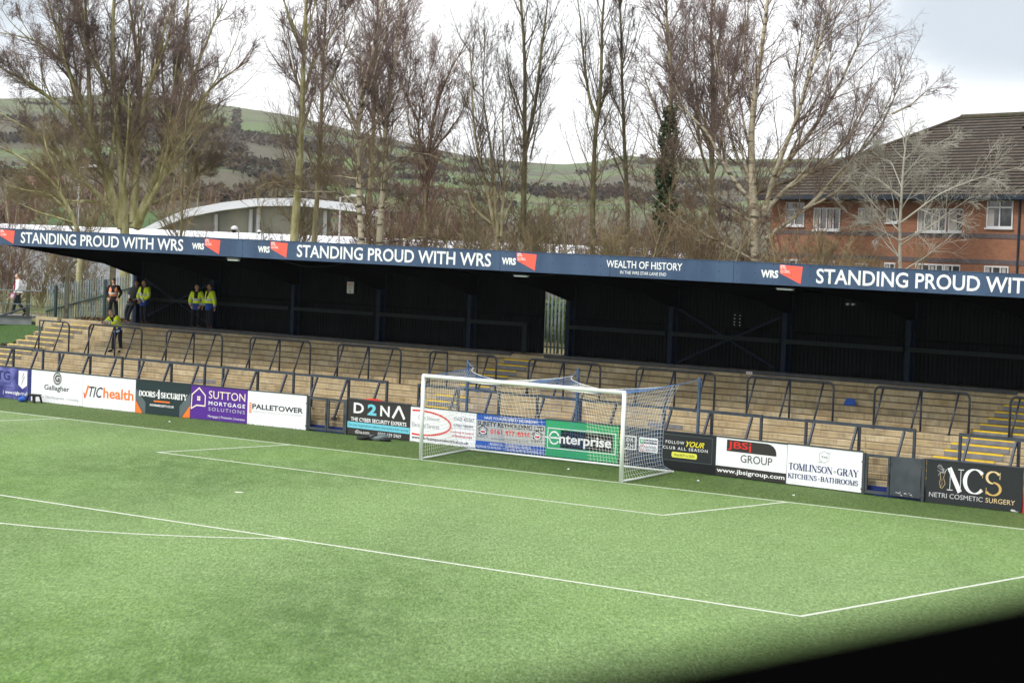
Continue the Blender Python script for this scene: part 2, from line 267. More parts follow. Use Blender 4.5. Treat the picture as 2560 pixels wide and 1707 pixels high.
# fonts -------------------------------------------------------------------
_tc = {}
def glyphs(text, bold=0., italic=0., space=1.):
    key = (text, bold, italic, space)
    if key not in _tc:
        c = bpy.data.curves.new('t', 'FONT'); c.body = text; c.resolution_u = 3; c.bevel_depth = max(bold, 0); c.bevel_resolution = 0; c.shear = italic; c.space_character = space
        o = bpy.data.objects.new('t', c); COL.objects.link(o)
        dg = bpy.context.evaluated_depsgraph_get(); me = bpy.data.meshes.new_from_object(o.evaluated_get(dg))
        v = np.array([(x.co.x, x.co.y, x.co.z/(bold + 1e-9)) for x in me.vertices]); f = [tuple(p.vertices) for p in me.polygons]
        bpy.data.objects.remove(o); bpy.data.curves.remove(c); bpy.data.meshes.remove(me)
        lo, hi = v.min(0), v.max(0); lo[2], hi[2] = 0, 1; _tc[key] = ((v - lo)/(hi - lo), f)
    return _tc[key]
class Flat:
    """Draws prints in a board's own frame: (fx, fz) fractions of the board, a hair in front of its face (the face looks to -y)."""
    def __init__(s, W, H, y=-.003, z0=0., x0=0., slope=0.): s.W, s.H, s.y, s.x0, s.z0, s.k, s.sl = W, H, y, x0, z0, 0, slope; s.b = MB(); s.items = []
    def P(s, fx, fz, lay=0): return (s.x0 + fx*s.W, s.y - .0012*lay, s.z0 + fz*s.H + s.sl*fx*s.W)
    def text(s, t, x0, x1, z0, z1, m, bold=0., italic=0., space=1., lay=2):
        v, f = glyphs(t, bold, italic, space)
        b = MB(); s.items.append(b); b.add([s.P(x0 + (x1-x0)*a, z0 + (z1-z0)*b_, lay + .35*(c_ if bold > 0 else 0)) for a, b_, c_ in v], f, m)
    def poly(s, pts, m, lay=1): s.b.add([s.P(a, b_, lay) for a, b_ in pts], [tuple(range(len(pts)))], m)
    def rect(s, x0, x1, z0, z1, m, lay=1): s.poly([(x0, z0), (x1, z0), (x1, z1), (x0, z1)], m, lay)
    def frame(s, x0, x1, z0, z1, t, m, lay=2):
        tx, tz = t/s.W, t/s.H
        s.rect(x0, x1, z0, z0+tz, m, lay); s.rect(x0, x1, z1-tz, z1, m, lay); s.rect(x0, x0+tx, z0+tz, z1-tz, m, lay); s.rect(x1-tx, x1, z0+tz, z1-tz, m, lay)
    def arc(s, cx, cz, rx, rz, a0, a1, t, m, lay=2, n=28, t2=None):
        """ring stroke; radii as fractions, t = stroke in metres (t2 = stroke where the line runs flat)"""
        pts = []
        for i in range(n + 1):
            a = R(a0 + (a1 - a0)*i/n); c_, s_ = math.cos(a), math.sin(a); tt = t if t2 is None else t2 + (t - t2)*abs(c_)
            pts.append(((cx + (rx - tt/2/s.W)*c_, cz + (rz - tt/2/s.H)*s_), (cx + (rx + tt/2/s.W)*c_, cz + (rz + tt/2/s.H)*s_)))
        for i in range(n): s.poly([pts[i][0], pts[i][1], pts[i+1][1], pts[i+1][0]], m, lay)
    def stroke(s, pts, t, m, lay=2):
        for i, ((a, b_), (c_, d_)) in enumerate(zip(pts[:-1], pts[1:])):
            dx, dz = (c_-a)*s.W, (d_-b_)*s.H; ln = math.hypot(dx, dz) or 1; nx, nz_ = -dz/ln*t/2, dx/ln*t/2; ex, ez = dx/ln*t*.3, dz/ln*t*.3
            q = [((a*s.W - ex + sg*nx)/s.W, (b_*s.H - ez + sg*nz_)/s.H) for sg in (1, -1)] + [((c_*s.W + ex + sg*nx)/s.W, (d_*s.H + ez + sg*nz_)/s.H) for sg in (-1, 1)]
            s.poly(q, m, lay + .02*(i % 2))
    SER = {'T': (.82, [('T',.41,0,.41,1), ('t',.02,.97,.8,.97), ('t',.04,.78,.04,1), ('t',.78,.78,.78,1), ('f',.41,0)]), 'L': (.72, [('T',.2,0,.2,1), ('f',.2,1), ('t',.05,.03,.68,.03), ('t',.68,0,.68,.25)]),
        'I': (.42, [('T',.21,0,.21,1), ('f',.21,0), ('f',.21,1)]), 'N': (1., [('t',.16,0,.16,1), ('T',.16,1,.82,0), ('t',.82,0,.82,1), ('f',.16,0), ('f',.82,1), ('f',.1,1)]),
        'M': (1.12, [('t',.16,0,.16,1), ('T',.16,1,.54,0), ('t',.54,0,.92,1), ('T',.94,0,.94,1), ('f',.16,0), ('f',.94,0), ('f',.12,1), ('f',.98,1)]),
        'O': (.96, [('a',.48,.5,.4,.49,0,360)]), 'C': (.86, [('a',.47,.5,.4,.49,42,318), ('t',.77,.66,.77,.98)]), 'G': (.94, [('a',.47,.5,.4,.49,42,310), ('T',.76,.03,.76,.42), ('f',.76,.44), ('t',.74,.7,.74,.98)]),
        'R': (.9, [('T',.2,0,.2,1), ('f',.2,0), ('t',.05,.97,.45,.97), ('t',.2,.5,.45,.5), ('a',.44,.735,.26,.235,-90,90), ('T',.44,.5,.78,0), ('f',.8,0)]),
        'A': (.92, [('t',.1,0,.44,1), ('T',.46,1,.8,0), ('t',.22,.33,.66,.33), ('f',.1,0), ('f',.8,0)]), 'Y': (.9, [('T',.1,1,.46,.48), ('t',.8,1,.46,.48), ('T',.45,0,.45,.5), ('f',.1,1), ('f',.8,1), ('f',.45,0)]),
        'K': (.94, [('T',.2,0,.2,1), ('f',.2,0), ('f',.2,1), ('t',.2,.42,.78,1), ('T',.4,.58,.82,0), ('f',.76,1), ('f',.84,0)]), 'H': (1., [('T',.2,0,.2,1), ('T',.8,0,.8,1), ('t',.2,.5,.8,.5), ('f',.2,0), ('f',.2,1), ('f',.8,0), ('f',.8,1)]),
        'E': (.8, [('T',.2,0,.2,1), ('t',.05,.03,.72,.03), ('t',.05,.97,.7,.97), ('t',.2,.5,.55,.5), ('t',.7,.75,.7,1), ('t',.72,0,.72,.25), ('t',.55,.38,.55,.62)]),
        'B': (.86, [('T',.2,0,.2,1), ('t',.05,.97,.45,.97), ('t',.2,.52,.45,.52), ('t',.05,.03,.45,.03), ('a',.44,.745,.24,.225,-90,90), ('a',.44,.275,.3,.245,-90,90)]),
        'D': (.95, [('T',.2,0,.2,1), ('t',.05,.97,.42,.97), ('t',.05,.03,.42,.03), ('a',.42,.5,.4,.47,-90,90)]), 'U': (.95, [('T',.2,.3,.2,1), ('t',.76,.3,.76,1), ('a',.48,.32,.28,.3,180,360), ('f',.2,1), ('f',.76,1)]),
        'S': (.72, [('A',.36,.745,.25,.235,35,270), ('A',.36,.265,.28,.245,-150,90), ('t',.62,.72,.62,.98), ('t',.07,.02,.07,.28)]),
        '4': (.86, [('T',.58,-.1,.58,1.15), ('t',.06,.3,.82,.3), ('t',.06,.3,.56,1.12), ('f',.58,-.1)]), '&': (.5, [('A',.22,.62,.13,.14,0,360), ('A',.22,.28,.17,.2,0,360)]), ' ': (.45, [])}
    def serif(s, t, x0, x1, z0, z1, m, thick=.2, thin=.06, gap=.02, lay=2):
        s.next(); W = sum(s.SER[c_][0] + gap for c_ in t) - gap; sx_ = (x1 - x0)/W; sz = z1 - z0; x = 0; um = sx_*s.W
        T, th = thick*um, thin*s.H*sz
        for c_ in t:
            w_, st_ = s.SER[c_]
            for q in st_:
                X = lambda a: x0 + (x + a)*sx_
                Z = lambda b_: z0 + b_*sz
                if q[0] in 'Tt': s.stroke([(X(q[1]), Z(q[2])), (X(q[3]), Z(q[4]))], T if q[0] == 'T' else th, m, lay)
                elif q[0] in 'aA': s.arc(X(q[1]), Z(q[2]), q[3]*sx_, q[4]*sz, q[5], q[6], T if q[0] == 'a' else T*.75, m, lay, 20, th if q[0] == 'a' else T*.6)
                else: s.rect(X(q[1]-.17), X(q[1]+.17), Z(q[2]) - th/s.H*(.5), Z(q[2]) + th/s.H*.5, m, lay + .05)
            x += w_ + gap
        s.next()
    def next(s):
        if s.b.v: s.items.append(s.b); s.b = MB()
    def done(s, name, parent):
        s.next(); return [b.build(name, parent) for b in s.items]
# ================================================================ SETTING
TILT = -.0022
def tz(x): return TILT*(x - 10.5)
BH_X = [-60, -27, -20, -12, -6, -1, 3, 9, 11.5, 16, 60]; BH_Z = [.12, .12, .115, .15, .165, .16, .155, .08, .035, .025, .02]
def edge_h(x): return float(np.interp(x, BH_X, BH_Z))          # turf rises a little towards the boards
def goal_h(x, y): return edge_h(x)*min(1, max(0, (y - .25)/1.7))

def sheet(name, m, xs, ys, h, smooth=True):
    b = MB(); nx, ny = len(xs), len(ys); v = [(x, y, h(x, y)) for y in ys for x in xs]
    b.add(v, [(j*nx + i, j*nx + i + 1, (j+1)*nx + i + 1, (j+1)*nx + i) for j in range(ny-1) for i in range(nx-1)], m)
    return tag(b.build(name, None, smooth), kind='structure')
sheet('ground', 'rough', [-6000, 6000], [-6000, 6000], lambda x, y: -.35)
sheet('pitch', 'turf', [-60, 41], [-110, .2], lambda x, y: 0)
sheet('turf_surround', 'turf_edge', list(np.linspace(-60, 41, 90)), [.2, .5, 1, 1.5, 2, 2.5, 3.22], lambda x, y: goal_h(x, y))
b = MB(); z = .004; hw = .055
def ln(x0, x1, y0, y1): b.add([(x0,y0,z),(x1,y0,z),(x1,y1,z),(x0,y1,z)], [(0,1,2,3)], 'line')
ln(-34, 34, -hw, hw)
for X, Y in ((9.16, -5.5), (20.16, -16.5)):
    ln(-X-hw, X+hw, Y-hw, Y+hw)
    for s in (-1, 1): ln(s*X-hw, s*X+hw, Y+hw, -hw)
a0 = math.acos(5.5/9.15); pts = [(9.15*math.sin(t), -11 - 9.15*math.cos(t)) for t in np.linspace(-a0, a0, 40)]
pin = [(9.04*math.sin(t), -11 - 9.04*math.cos(t)) for t in np.linspace(-a0*.985, a0*.985, 40)]
pts = [(x, min(y, -16.5-hw)) for x, y in pts]; pin = [(x, min(y, -16.5-hw)) for x, y in pin]
b.add([(x, y, z) for x, y in pts + pin], [(i, i+1, 41+i, 40+i) for i in range(39)], 'line')
b.add([(.12*math.cos(t), -11 + .12*math.sin(t), z) for t in np.linspace(0, 2*math.pi, 17)[:-1]], [tuple(range(16))], 'line')
tag(b.build('pitch_markings'), kind='structure')
# raised ground behind the stand and round its left end
sheet('raised_ground', 'rough', [-160, -60, -36, -10, 60], [11.95, 20, 50, 160], lambda x, y: 2.5)
xs = list(np.linspace(-60, -32.55, 24)); ys = [3.3] + list(np.linspace(3.6, 11.95, 22))
sheet('grass_bank', 'bankgrass', xs, ys, lambda x, y: (.15 if y < 3.4 else min(2.45, .45 + (y-3.4)*.32)) + .04*math.sin(x*2.1 + y*1.7))

# ================================================================ TERRACE AND STAND
NOS = [(-.0, 0)]
EY = [3.43, 3.90, 4.37, 4.84, 5.30, 5.78, 6.25, 6.73, 7.37, 7.82, 8.27, 8.72, 9.17, 9.62, 10.08]
EZ = [.45, .61, .77, .93, 1.09, 1.255, 1.42, 1.58, 1.74, 1.90, 2.06, 2.23, 2.40, 2.56, 2.72]
stand = thing('terrace_stand', 'covered concrete standing terrace with a dark roof and blue lettered fascia behind the goal', 'stand', (-7, 10, 0))
inv = Matrix.Translation((7, -10, 0))
def child(o, parent=None, base=(-7, 10, 0)):
    o.parent = parent or stand; o.matrix_parent_inverse = Matrix.Translation((-base[0], -base[1], -base[2])); return o
XL, XR = -32.5, 17.5
b = MB(); segs = [-32.5, -30.1, -8.65, -7.3, 10.5, 12.35, 17.5]
yb = 3.36
b.add([(x, y, z_) for x in (XL, XR) for y, z_ in ((3.36, -.2), (3.36, .3 + tz(x)), (3.43, .3 + tz(x)), (3.43, -.2))], [(0,1,5,4), (1,2,6,5), (0,3,2,1), (4,5,6,7)], 'gateblue')
for i, (y, z_) in enumerate(zip(EY, EZ)):
    y2 = EY[i+1] if i + 1 < len(EY) else 12.05
    zb = EZ[i-1] if i else .0
    # slabs of varied length, each slab a separate cast block with a slight set-back
    x = XL
    while x < XR - .01:
        L_ = min(random.choice((1.5, 1.8, 2.1, 2.4)), XR - x)
        if XR - x - L_ < .5: L_ = XR - x
        dy = random.uniform(-.005, .005); dz = random.uniform(-.003, .003); g = .004
        xa, xb = x + g, x + L_ - g
        v = [(X_, Y_, Z_ + tz(X_)) for X_ in (xa, xb) for Y_, Z_ in ((y + dy + .016, zb - .1), (y + dy + .008, z_ + dz - .07), (y + dy, z_ + dz - .03), (y + dy + .014, z_ + dz - .008), (y + dy + .06, z_ + dz), (y2 + .03, z_ + dz))]
        b.add(v, [(0,1,7,6), (1,2,8,7), (2,3,9,8), (3,4,10,9)], 'concrete'); b.add(v, [(4,5,11,10)], 'tread'); b.add(v, [(0,5,4,3,2,1), (6,7,8,9,10,11)], 'tread')
        x += L_
    b.add([(X_, y + .026, q + tz(X_)) for X_ in (XL, XR) for q in (zb - .1, z_ - .02)], [(0,1,3,2)], 'tread')

for X_, sg in ((XL, -1), (XR, 1)):      # solid ends
    pr_ = [(3.43, -.2)]
    for i, (y, z_) in enumerate(zip(EY, EZ)):
        pr_ += [(y + .03, (EZ[i-1] if i else .0) - .02 + tz(X_)), (y + .03, z_ - .01 + tz(X_))]
    pr_ += [(12.05, EZ[-1] - .01 + tz(X_)), (12.05, -.2)]
    b.prism(pr_, 'x', X_ - .1*(sg < 0), X_ + .1*(sg > 0), 'tread')
child(b.build('concrete_steps'))
def stair(name, x0, x1, idx, ym, gm, every=True):
    b = MB()
    for i in idx:
        y, z_ = EY[i], EZ[i]; zb = EZ[i-1] if i else .3
        jl, jr = random.uniform(-.04, .04), random.uniform(-.05, .05); a_, c_ = x0 + jl, x1 + jr
        q = lambda x, yy, zz: (x, yy, zz + tz(x))
        b.add([q(a_, y-.012, zb+.005), q(c_, y-.012, zb+.005), q(c_, y-.014, z_-.03), q(a_, y-.014, z_-.03)], [(0,1,2,3)], gm)
        if ym: b.add([q(a_, y-.016, z_-.038), q(c_, y-.016, z_-.038), q(c_, y-.014, z_+.007), q(a_, y-.014, z_+.007), q(c_, y+.08, z_+.009), q(a_, y+.08, z_+.009)], [(0,1,2,3), (3,2,4,5)], ym)
    return child(b.build(name))
tag(stair('stairway', -32.4, -30.15, range(2, 14), 'yellow_worn', 'greyworn'), 'worn stairway with faded yellow step edges')
for r_ in (range(1, 7), range(8, 14)): tag(stair('stairway', -8.65, -7.28, r_, 'yellow', 'greypaint'), 'flight painted grey with yellow step edges behind the goal')
tag(stair('stairway', 10.5, 12.3, range(1, 14), 'yellow', 'greypaint'), 'stairway painted grey with bright yellow step edges')
stair('painted_patch', -19.9, -18.75, (3, 4, 5), None, 'greypaint'); stair('painted_patch', .3, 1.62, (4, 5), None, 'greypaint')
# kerb along the top step
b = MB()
for x0, x1 in ((-30.0, -8.7), (-7.25, 10.45)): b.add([(x, y, z_ + tz(x)) for x in (x0, x1) for y, z_ in ((10.055, 2.66), (10.055, 2.785), (10.2, 2.785), (10.2, 2.66))], [(0,1,5,4), (1,2,6,5), (2,3,7,6), (0,3,2,1), (4,5,6,7)], 'kerb')
child(b.build('kerb_strip'))
# columns, rafters
CX = [-29.35, -24.86, -20.44, -16.03, -11.64, -7.2, -2.86, 1.6, 6.1, 10.5, 14.9]
def fz(x): return -.0047*(x + 29.4)
for i, x in enumerate(CX):
    b = MB(); t = tz(x); wd = .085
    b.box(x-wd, x+wd, 11.2, 11.225, 2.7+t, 4.62+t, 'navy'); b.box(x-.012, x+.012, 11.225, 11.5, 2.7+t, 4.62+t, 'navy'); b.box(x-wd, x+wd, 11.5, 11.52, 2.7+t, 5.2+t, 'navy')
    if i == 0: b.box(x-.16, x-wd-.003, 11.2, 11.6, 2.6+t, 5.0+t, 'kerb')
    b.box(x-.16, x+.16, 11.14, 11.56, 2.72+t, 2.745+t, 'navy')
    child(b.build('column'))
    b = MB(); f = fz(x)
    prof = [(4.5, 5.80+f), (9.55, 5.16+f*.8), (11.2, 4.62+t), (11.56, 4.62+t), (11.56, 5.45+f), (4.5, 6.2+f)]
    b.prism(prof, 'x', x-.05, x+.05, 'soffit'); child(b.build('rafter'))
# back wall of corrugated sheeting with a gap
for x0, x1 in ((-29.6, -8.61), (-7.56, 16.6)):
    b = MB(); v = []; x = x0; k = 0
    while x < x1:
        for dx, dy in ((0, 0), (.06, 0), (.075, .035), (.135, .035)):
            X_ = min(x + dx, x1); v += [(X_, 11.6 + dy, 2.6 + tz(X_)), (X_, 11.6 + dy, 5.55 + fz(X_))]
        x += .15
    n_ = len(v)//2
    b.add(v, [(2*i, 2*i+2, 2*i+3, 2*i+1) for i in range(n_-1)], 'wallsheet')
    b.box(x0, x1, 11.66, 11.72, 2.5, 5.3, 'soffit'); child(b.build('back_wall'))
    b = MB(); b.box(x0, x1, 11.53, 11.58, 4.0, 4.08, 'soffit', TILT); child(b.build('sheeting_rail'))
# leaning rail along the wall
for x0, x1 in zip(CX[:-1], CX[1:]):
    if x0 == -7.2 and False: continue
    if x1 == -7.2:
        b = MB(); b.box(x0+.09, -8.95, 11.05, 11.17, 3.66+.02, 3.79+.02, 'wallrail', 0); b.box(-9.05, -8.95, 11.06, 11.16, 2.7, 3.675, 'wallrail')
    else:
        b = MB(); b.box(x0+.09, x1-.09, 11.05, 11.17, 3.675, 3.805, 'wallrail', 0)
        for v_i in range(len(b.v)): b.v[v_i] = (b.v[v_i][0], b.v[v_i][1], b.v[v_i][2] + tz(b.v[v_i][0]) - .02)
    child(b.build('leaning_rail'))
for a, c in (((-28.9, 4.6), (-25.1, 3.0)), ((-29.1, 2.95), (-25.0, 4.6)), ((-2.6, 4.57), (1.3, 2.85)), ((-2.65, 2.8), (1.35, 4.5))):
    b = MB(); yy = 11.3 if a[1] > c[1] else 11.36
    b.bar((a[0], yy, a[1]), (c[0], yy, c[1]), .05, .12, 'navy', (0,1,0)); child(b.build('cross_brace'))
# roof sheet
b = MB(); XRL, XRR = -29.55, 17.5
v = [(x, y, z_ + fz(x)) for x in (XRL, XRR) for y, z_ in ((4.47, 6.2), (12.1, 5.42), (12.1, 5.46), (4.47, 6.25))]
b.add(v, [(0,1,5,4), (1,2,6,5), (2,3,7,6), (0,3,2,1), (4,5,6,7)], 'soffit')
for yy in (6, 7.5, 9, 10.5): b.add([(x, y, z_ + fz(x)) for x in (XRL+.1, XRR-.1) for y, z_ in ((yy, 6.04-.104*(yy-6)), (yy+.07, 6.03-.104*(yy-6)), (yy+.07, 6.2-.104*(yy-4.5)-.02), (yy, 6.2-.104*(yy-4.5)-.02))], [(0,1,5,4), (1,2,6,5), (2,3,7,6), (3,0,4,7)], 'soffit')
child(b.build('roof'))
# fascia
fas = MB(); F0, F1 = -29.42, 17.4
JO = [F0, -22.7, -16.17, -10.4, -4.61, -.3, 4.19, 9.6, 13.9, F1]
for a_, c_ in zip(JO[:-1], JO[1:]):
    v = [(x, y, z_ + fz(x)) for x in (a_+.006, c_-.006) for y, z_ in ((4.40, 5.772), (4.40, 6.388), (4.46, 6.388), (4.46, 5.772))]
    fas.add(v, [(0,1,5,4), (1,2,6,5), (2,3,7,6), (0,3,7,4), (0,1,2,3), (4,5,6,7)], 'fascia')
fas.add([(x, y, z_ + fz(x)) for x in (F0, F1) for y, z_ in ((4.385, 6.386), (4.385, 6.402), (4.5, 6.402), (4.5, 6.386))], [(0,1,5,4), (1,2,6,5), (2,3,7,6), (0,3,7,4), (0,1,2,3), (4,5,6,7)], 'fascia')
fasc = child(fas.build('fascia'))
class FasciaFlat(Flat):
    def P(s, fx, f_z, lay=0): return (fx, 4.398 - .0012*lay, 5.772 + fz(fx) + f_z*.616)
let = FasciaFlat(1, .616); emb = FasciaFlat(1, .616)
FL = []
for x0, x1 in ((-28.13, -19.16), (-13.54, -4.98), (7.0, 15.3)): let.text('STANDING PROUD WITH WRS', x0, x1, .17, .85, 'white', .016)
let.text('WEALTH OF HISTORY', -.43, 2.37, .44, .80, 'white', .011); let.text('IN THE WRS STAR LANE END', .1, 1.8, .15, .31, 'white', .005)
for xf0, xf1, xt0, xt1 in ((-29.36, -28.5, None, None), (-18.05, -17.28, -18.71, -18.09), (-14.79, -13.98, -15.41, -14.84), (-3.93, -3.15, -4.54, -3.97), (5.78, 6.54, 5.14, 5.73)):
    wf = xf1 - xf0
    emb.poly([(xf0, .55), (xf1 - .07*wf, .10), (xf1, .90), (xf0 - .02*wf, .95)], 'coral')
    emb.text('ETL', xf0 + .03*wf, xf0 + .27*wf, .77, .93, 'white', .03, lay=3); emb.text('GLOBAL', xf0 + .03*wf, xf0 + .45*wf, .58, .72, 'white', .0, lay=3)
    emb.next()
    if xt0: let.text('WRS', xt0, xt1, .32, .68, 'white', .045)
for o in let.done('lettering', None) + emb.done('emblem', None):
    child(o, fasc, (-7, 10, 0)); o.matrix_parent_inverse = Matrix.Translation((0, 0, 0))
b = MB()
x = F0 + .25
while x < 17.2:
    for fzz in (.07, .5, .93): b.tube([(x, 4.401, 5.772 + fz(x) + fzz*.616), (x, 4.393, 5.772 + fz(x) + fzz*.616)], .016, 'rivet', 6)
    x += .62
o = child(b.build('rivets'), fasc); o.matrix_parent_inverse = Matrix.Identity(4)
# cables under the roof
for x0, x1, sag, yy in ((-20.2, -16.9, .2, 5.6), (-15.6, -11.9, .28, 5.4), (-25.5, -20.9, .15, 5.5), (-6, -2.5, .18, 5.5)):
    b = MB(); b.tube([(x0 + (x1-x0)*t, yy, 5.83 + fz(x0) - sag*4*t*(1-t)) for t in np.linspace(0, 1, 14)], .008, 'wallrail', 5); child(b.build('cable'))

# things fixed to the stand
def flat_sign(name, label, cat, x0, x1, y, z0, z1, m='whiteboard', group=None):
    t = thing(name, label, cat, ((x0+x1)/2, y, z0)); b = MB(); b.box((x0-x1)/2, (x1-x0)/2, 0, .02, 0, z1-z0, m); b.build('panel', t)
    return t, Flat(x1-x0, z1-z0, -.002, 0, (x0-x1)/2)
t, F = flat_sign('notice_sign', 'small white no smoking and rules notice on the dark back wall', 'sign', -17.95, -17.62, 11.54, 4.47, 4.9)
for cx in (.32, .7): F.arc(cx, .78, .15, .115, 0, 360, .016, 'red'); F.stroke([(cx-.1, .85), (cx+.1, .71)], .014, 'red', 3)
for zz in (.55, .48, .41, .34): F.rect(.18, .82, zz, zz+.025, 'grey')
F.arc(.5, .16, .09, .07, 0, 360, .02, 'ink'); F.done('print', t)
t, F = flat_sign('kerb_sign', 'tiny white sticker on the dark kerb at the top of the terrace', 'sign', 1.0, 1.22, 10.03, 2.68, 2.76); F.rect(.1, .45, .3, .7, 'coral'); F.rect(.55, .9, .3, .7, 'grey'); F.done('print', t)
b = MB()
for x, z_ in ((-.57, 4.48), (-.36, 4.47), (-.58, 4.36), (-.37, 4.36), (-.58, 4.25), (-.37, 4.25), (-.58, 4.16), (-.37, 4.15)): b.box(x-.015, x+.015, 11.57, 11.59, z_-.015, z_+.015, 'whiteboard')
child(b.build('wall_fixings'))
for j, (x, z_, nm, lb) in enumerate(((-16.8, 5.62, 'bulkhead_light', 'white bulkhead light hanging under the fascia near the second red emblem'), (-3.9, 5.52, 'bulkhead_light', 'slim bulkhead light under the fascia right of centre near the gap'), (5.85, 5.50, 'bulkhead_light', 'slim bulkhead light under the fascia below the red emblem beside the brick house'))):
    t = thing(nm, lb, 'light', (x, 4.6, z_ + fz(x) - fz(x)), group='bulkhead lights under the fascia'); b = MB(); k = 1 if j == 0 else .5
    b.box(-.28, .28, -.06, .06, 0, .06*k, 'decksteel'); b.build('housing', t); b = MB(); b.box(-.25, .25, -.05, .05, -.05*k, -.002, 'whiteboard'); b.build('diffuser', t)
t = thing('twin_floodlight', 'pair of small unlit floodlights under the dark roof', 'light', (5.05, 9.5, 5.06)); 
for dx in (-.09, .1):
    b = MB(); b.box(dx-.05, dx+.05, -.05, .02, -.03, .04, 'decksteel'); b.ball((dx, -.055, .0), (.045, .012, .035), 'palegrey', 10, 6); b.build('lamp_head', t)
b = MB(); b.box(-.13, .14, .02, .05, .045, .07, 'soffit'); b.tube([(0, .03, .07), (0, .03, .45)], .012, 'soffit'); b.build('bracket', t)

# ================================================================ CRUSH BARRIERS
def front_barrier(x0, x1, label, link=0):
    t = thing('front_barrier', label, 'barrier', (x0, 4.3, .77), group='front row crush barriers'); Ln = x1 - x0; zr = 1.06
    sl = TILT
    b = MB(); b.bar((-.03, 0, zr), (Ln + .03, 0, zr + sl*Ln), .08, .09, 'barrier'); b.build('top_rail', t)
    if link: b = MB(); b.bar((Ln + .035, .015, zr - .012 + sl*Ln), (Ln + link - .035, .015, zr - .012 + sl*(Ln+link)), .05, .075, 'barrier'); b.build('link_rail', t)
    for x in (0, Ln/2, Ln): b = MB(); b.bar((x, 0, 0), (x, 0, zr - .046 + sl*x), .07, .07, 'barrier', (0,1,0)); b.build('post', t)
    for x in (.29, Ln/2 - .06, Ln - .3): b = MB(); b.bar((x, -.045, zr - .05 + sl*x), (x - .02, -.56, -.22), .06, .065, 'barrier', (0,0,1)); b.box(x-.08, x+.06, -.64, -.5, -.3, -.215, 'barrier'); b.build('strut', t)
    t.location.z = .77 + tz(x0) + .0
fb = [(-29.95, -26.5, .93, 'barrier behind the purple stormy sky board'), (-25.57, -22.07, .91, 'barrier above the first white advert board with the globe logo'), (-21.16, -17.74, .92, 'barrier above the dark green door company board'), (-16.82, -13.39, .86, 'barrier above the purple mortgage board'), (-12.53, -9.12, 0, 'barrier standing behind the left double mesh gate'),
    (-7.73, -4.36, 1.54, 'barrier seen through the near end of the goal net'), (-2.82, .55, 1.45, 'barrier behind the centre of the goal net'), (2.0, 5.43, 1.51, 'barrier above the black follow your club board'), (6.94, 10.42, 0, 'barrier above the white kitchens and bathrooms board'), (11.82, 15.3, 0, 'barrier above the black cosmetic surgery board')]
for x0, x1, lk, s in fb: front_barrier(x0, x1, 'square section front row ' + s, lk)
def arc_pts(cx, cz, r, a0, a1, n=7): return [(cx + r*math.cos(R(a0 + (a1-a0)*i/n)), 0, cz + r*math.sin(R(a0 + (a1-a0)*i/n))) for i in range(n+1)]
def rear_barrier(x0, x1, label, left=True, right=True, mid=True, ls=True, rs=True):
    t = thing('rear_barrier', label, 'barrier', (x0, 7.25, 1.58 + tz(x0)), group='middle row crush barriers'); Ln = x1 - x0; zr = 1.19; r = .2
    P = [(0, 0, 0)] + (arc_pts(r, zr-r, r, 180, 90) if left else [(0, 0, zr)]) + (arc_pts(Ln-r, zr-r, r, 90, 0) if right else [(Ln, 0, zr)]) + [(Ln, 0, 0)]
    P = [(x, y, z_ + (TILT*x if z_ > .5 else TILT*x)) for x, y, z_ in P]
    if not left: P = P[1:]
    if not right: P = P[:-1]
    b = MB(); b.tube(P, .034, 'barrier', 10); b.build('hooped_rail', t, True)
    if not left: b = MB(); b.tube([(0, 0, 0), (0, 0, zr - .036)], .034, 'barrier', 10); b.build('post', t, True)
    if not right: b = MB(); b.tube([(Ln, 0, 0), (Ln, 0, zr - .036 + TILT*Ln)], .034, 'barrier', 10); b.build('post', t, True)
    xs_ = ([.3] if ls else []) + ([Ln/2 - .02] if mid else []) + ([Ln - .34] if rs else [])
    if mid: b = MB(); b.tube([(Ln/2, 0, 0), (Ln/2, 0, zr - .036 + TILT*Ln/2)], .032, 'barrier', 10); b.build('post', t, True)
    for x in xs_: b = MB(); b.tube([(x, -.03, zr - .03 + TILT*x), (x - .02, -.47, .012 + TILT*x)], .03, 'barrier', 10); b.box(x-.09, x+.05, -.52, -.42, TILT*x, .012 + TILT*x, 'barrier'); b.build('strut', t, True)
for a_ in [(-30.4, -28.6, 'short hooped rear barrier beside the worn stairway', False, True, False), (-27.43, -24.4, 'hooped rear barrier with the steward leaning over it'), (-23.03, -20.03, 'hooped rear barrier below the two stewards in yellow'), (-18.58, -15.54, 'hooped rear barrier between the two stewards and the white wall notice'),
    (-14.2, -11.24, 'hooped rear barrier above the left mesh gate'), (-9.92, -9.14, 'half hoop rear barrier left of the yellow edged stairs behind the goal', True, False, False, True, False), (-7.82, -6.99, 'half hoop rear barrier right of the yellow edged stairs behind the goal', False, True, False, False, True),
    (-5.62, -2.68, 'hooped rear barrier in front of the gap in the wall'), (-1.26, 1.73, 'hooped rear barrier behind the right post of the goal'), (2.93, 5.97, 'hooped rear barrier left of the blue plate on the steps'), (7.36, 10.45, 'hooped rear barrier right of the blue plate on the steps'), (11.72, 14.7, 'hooped rear barrier at the bright yellow edged stairway')]: rear_barrier(*a_)

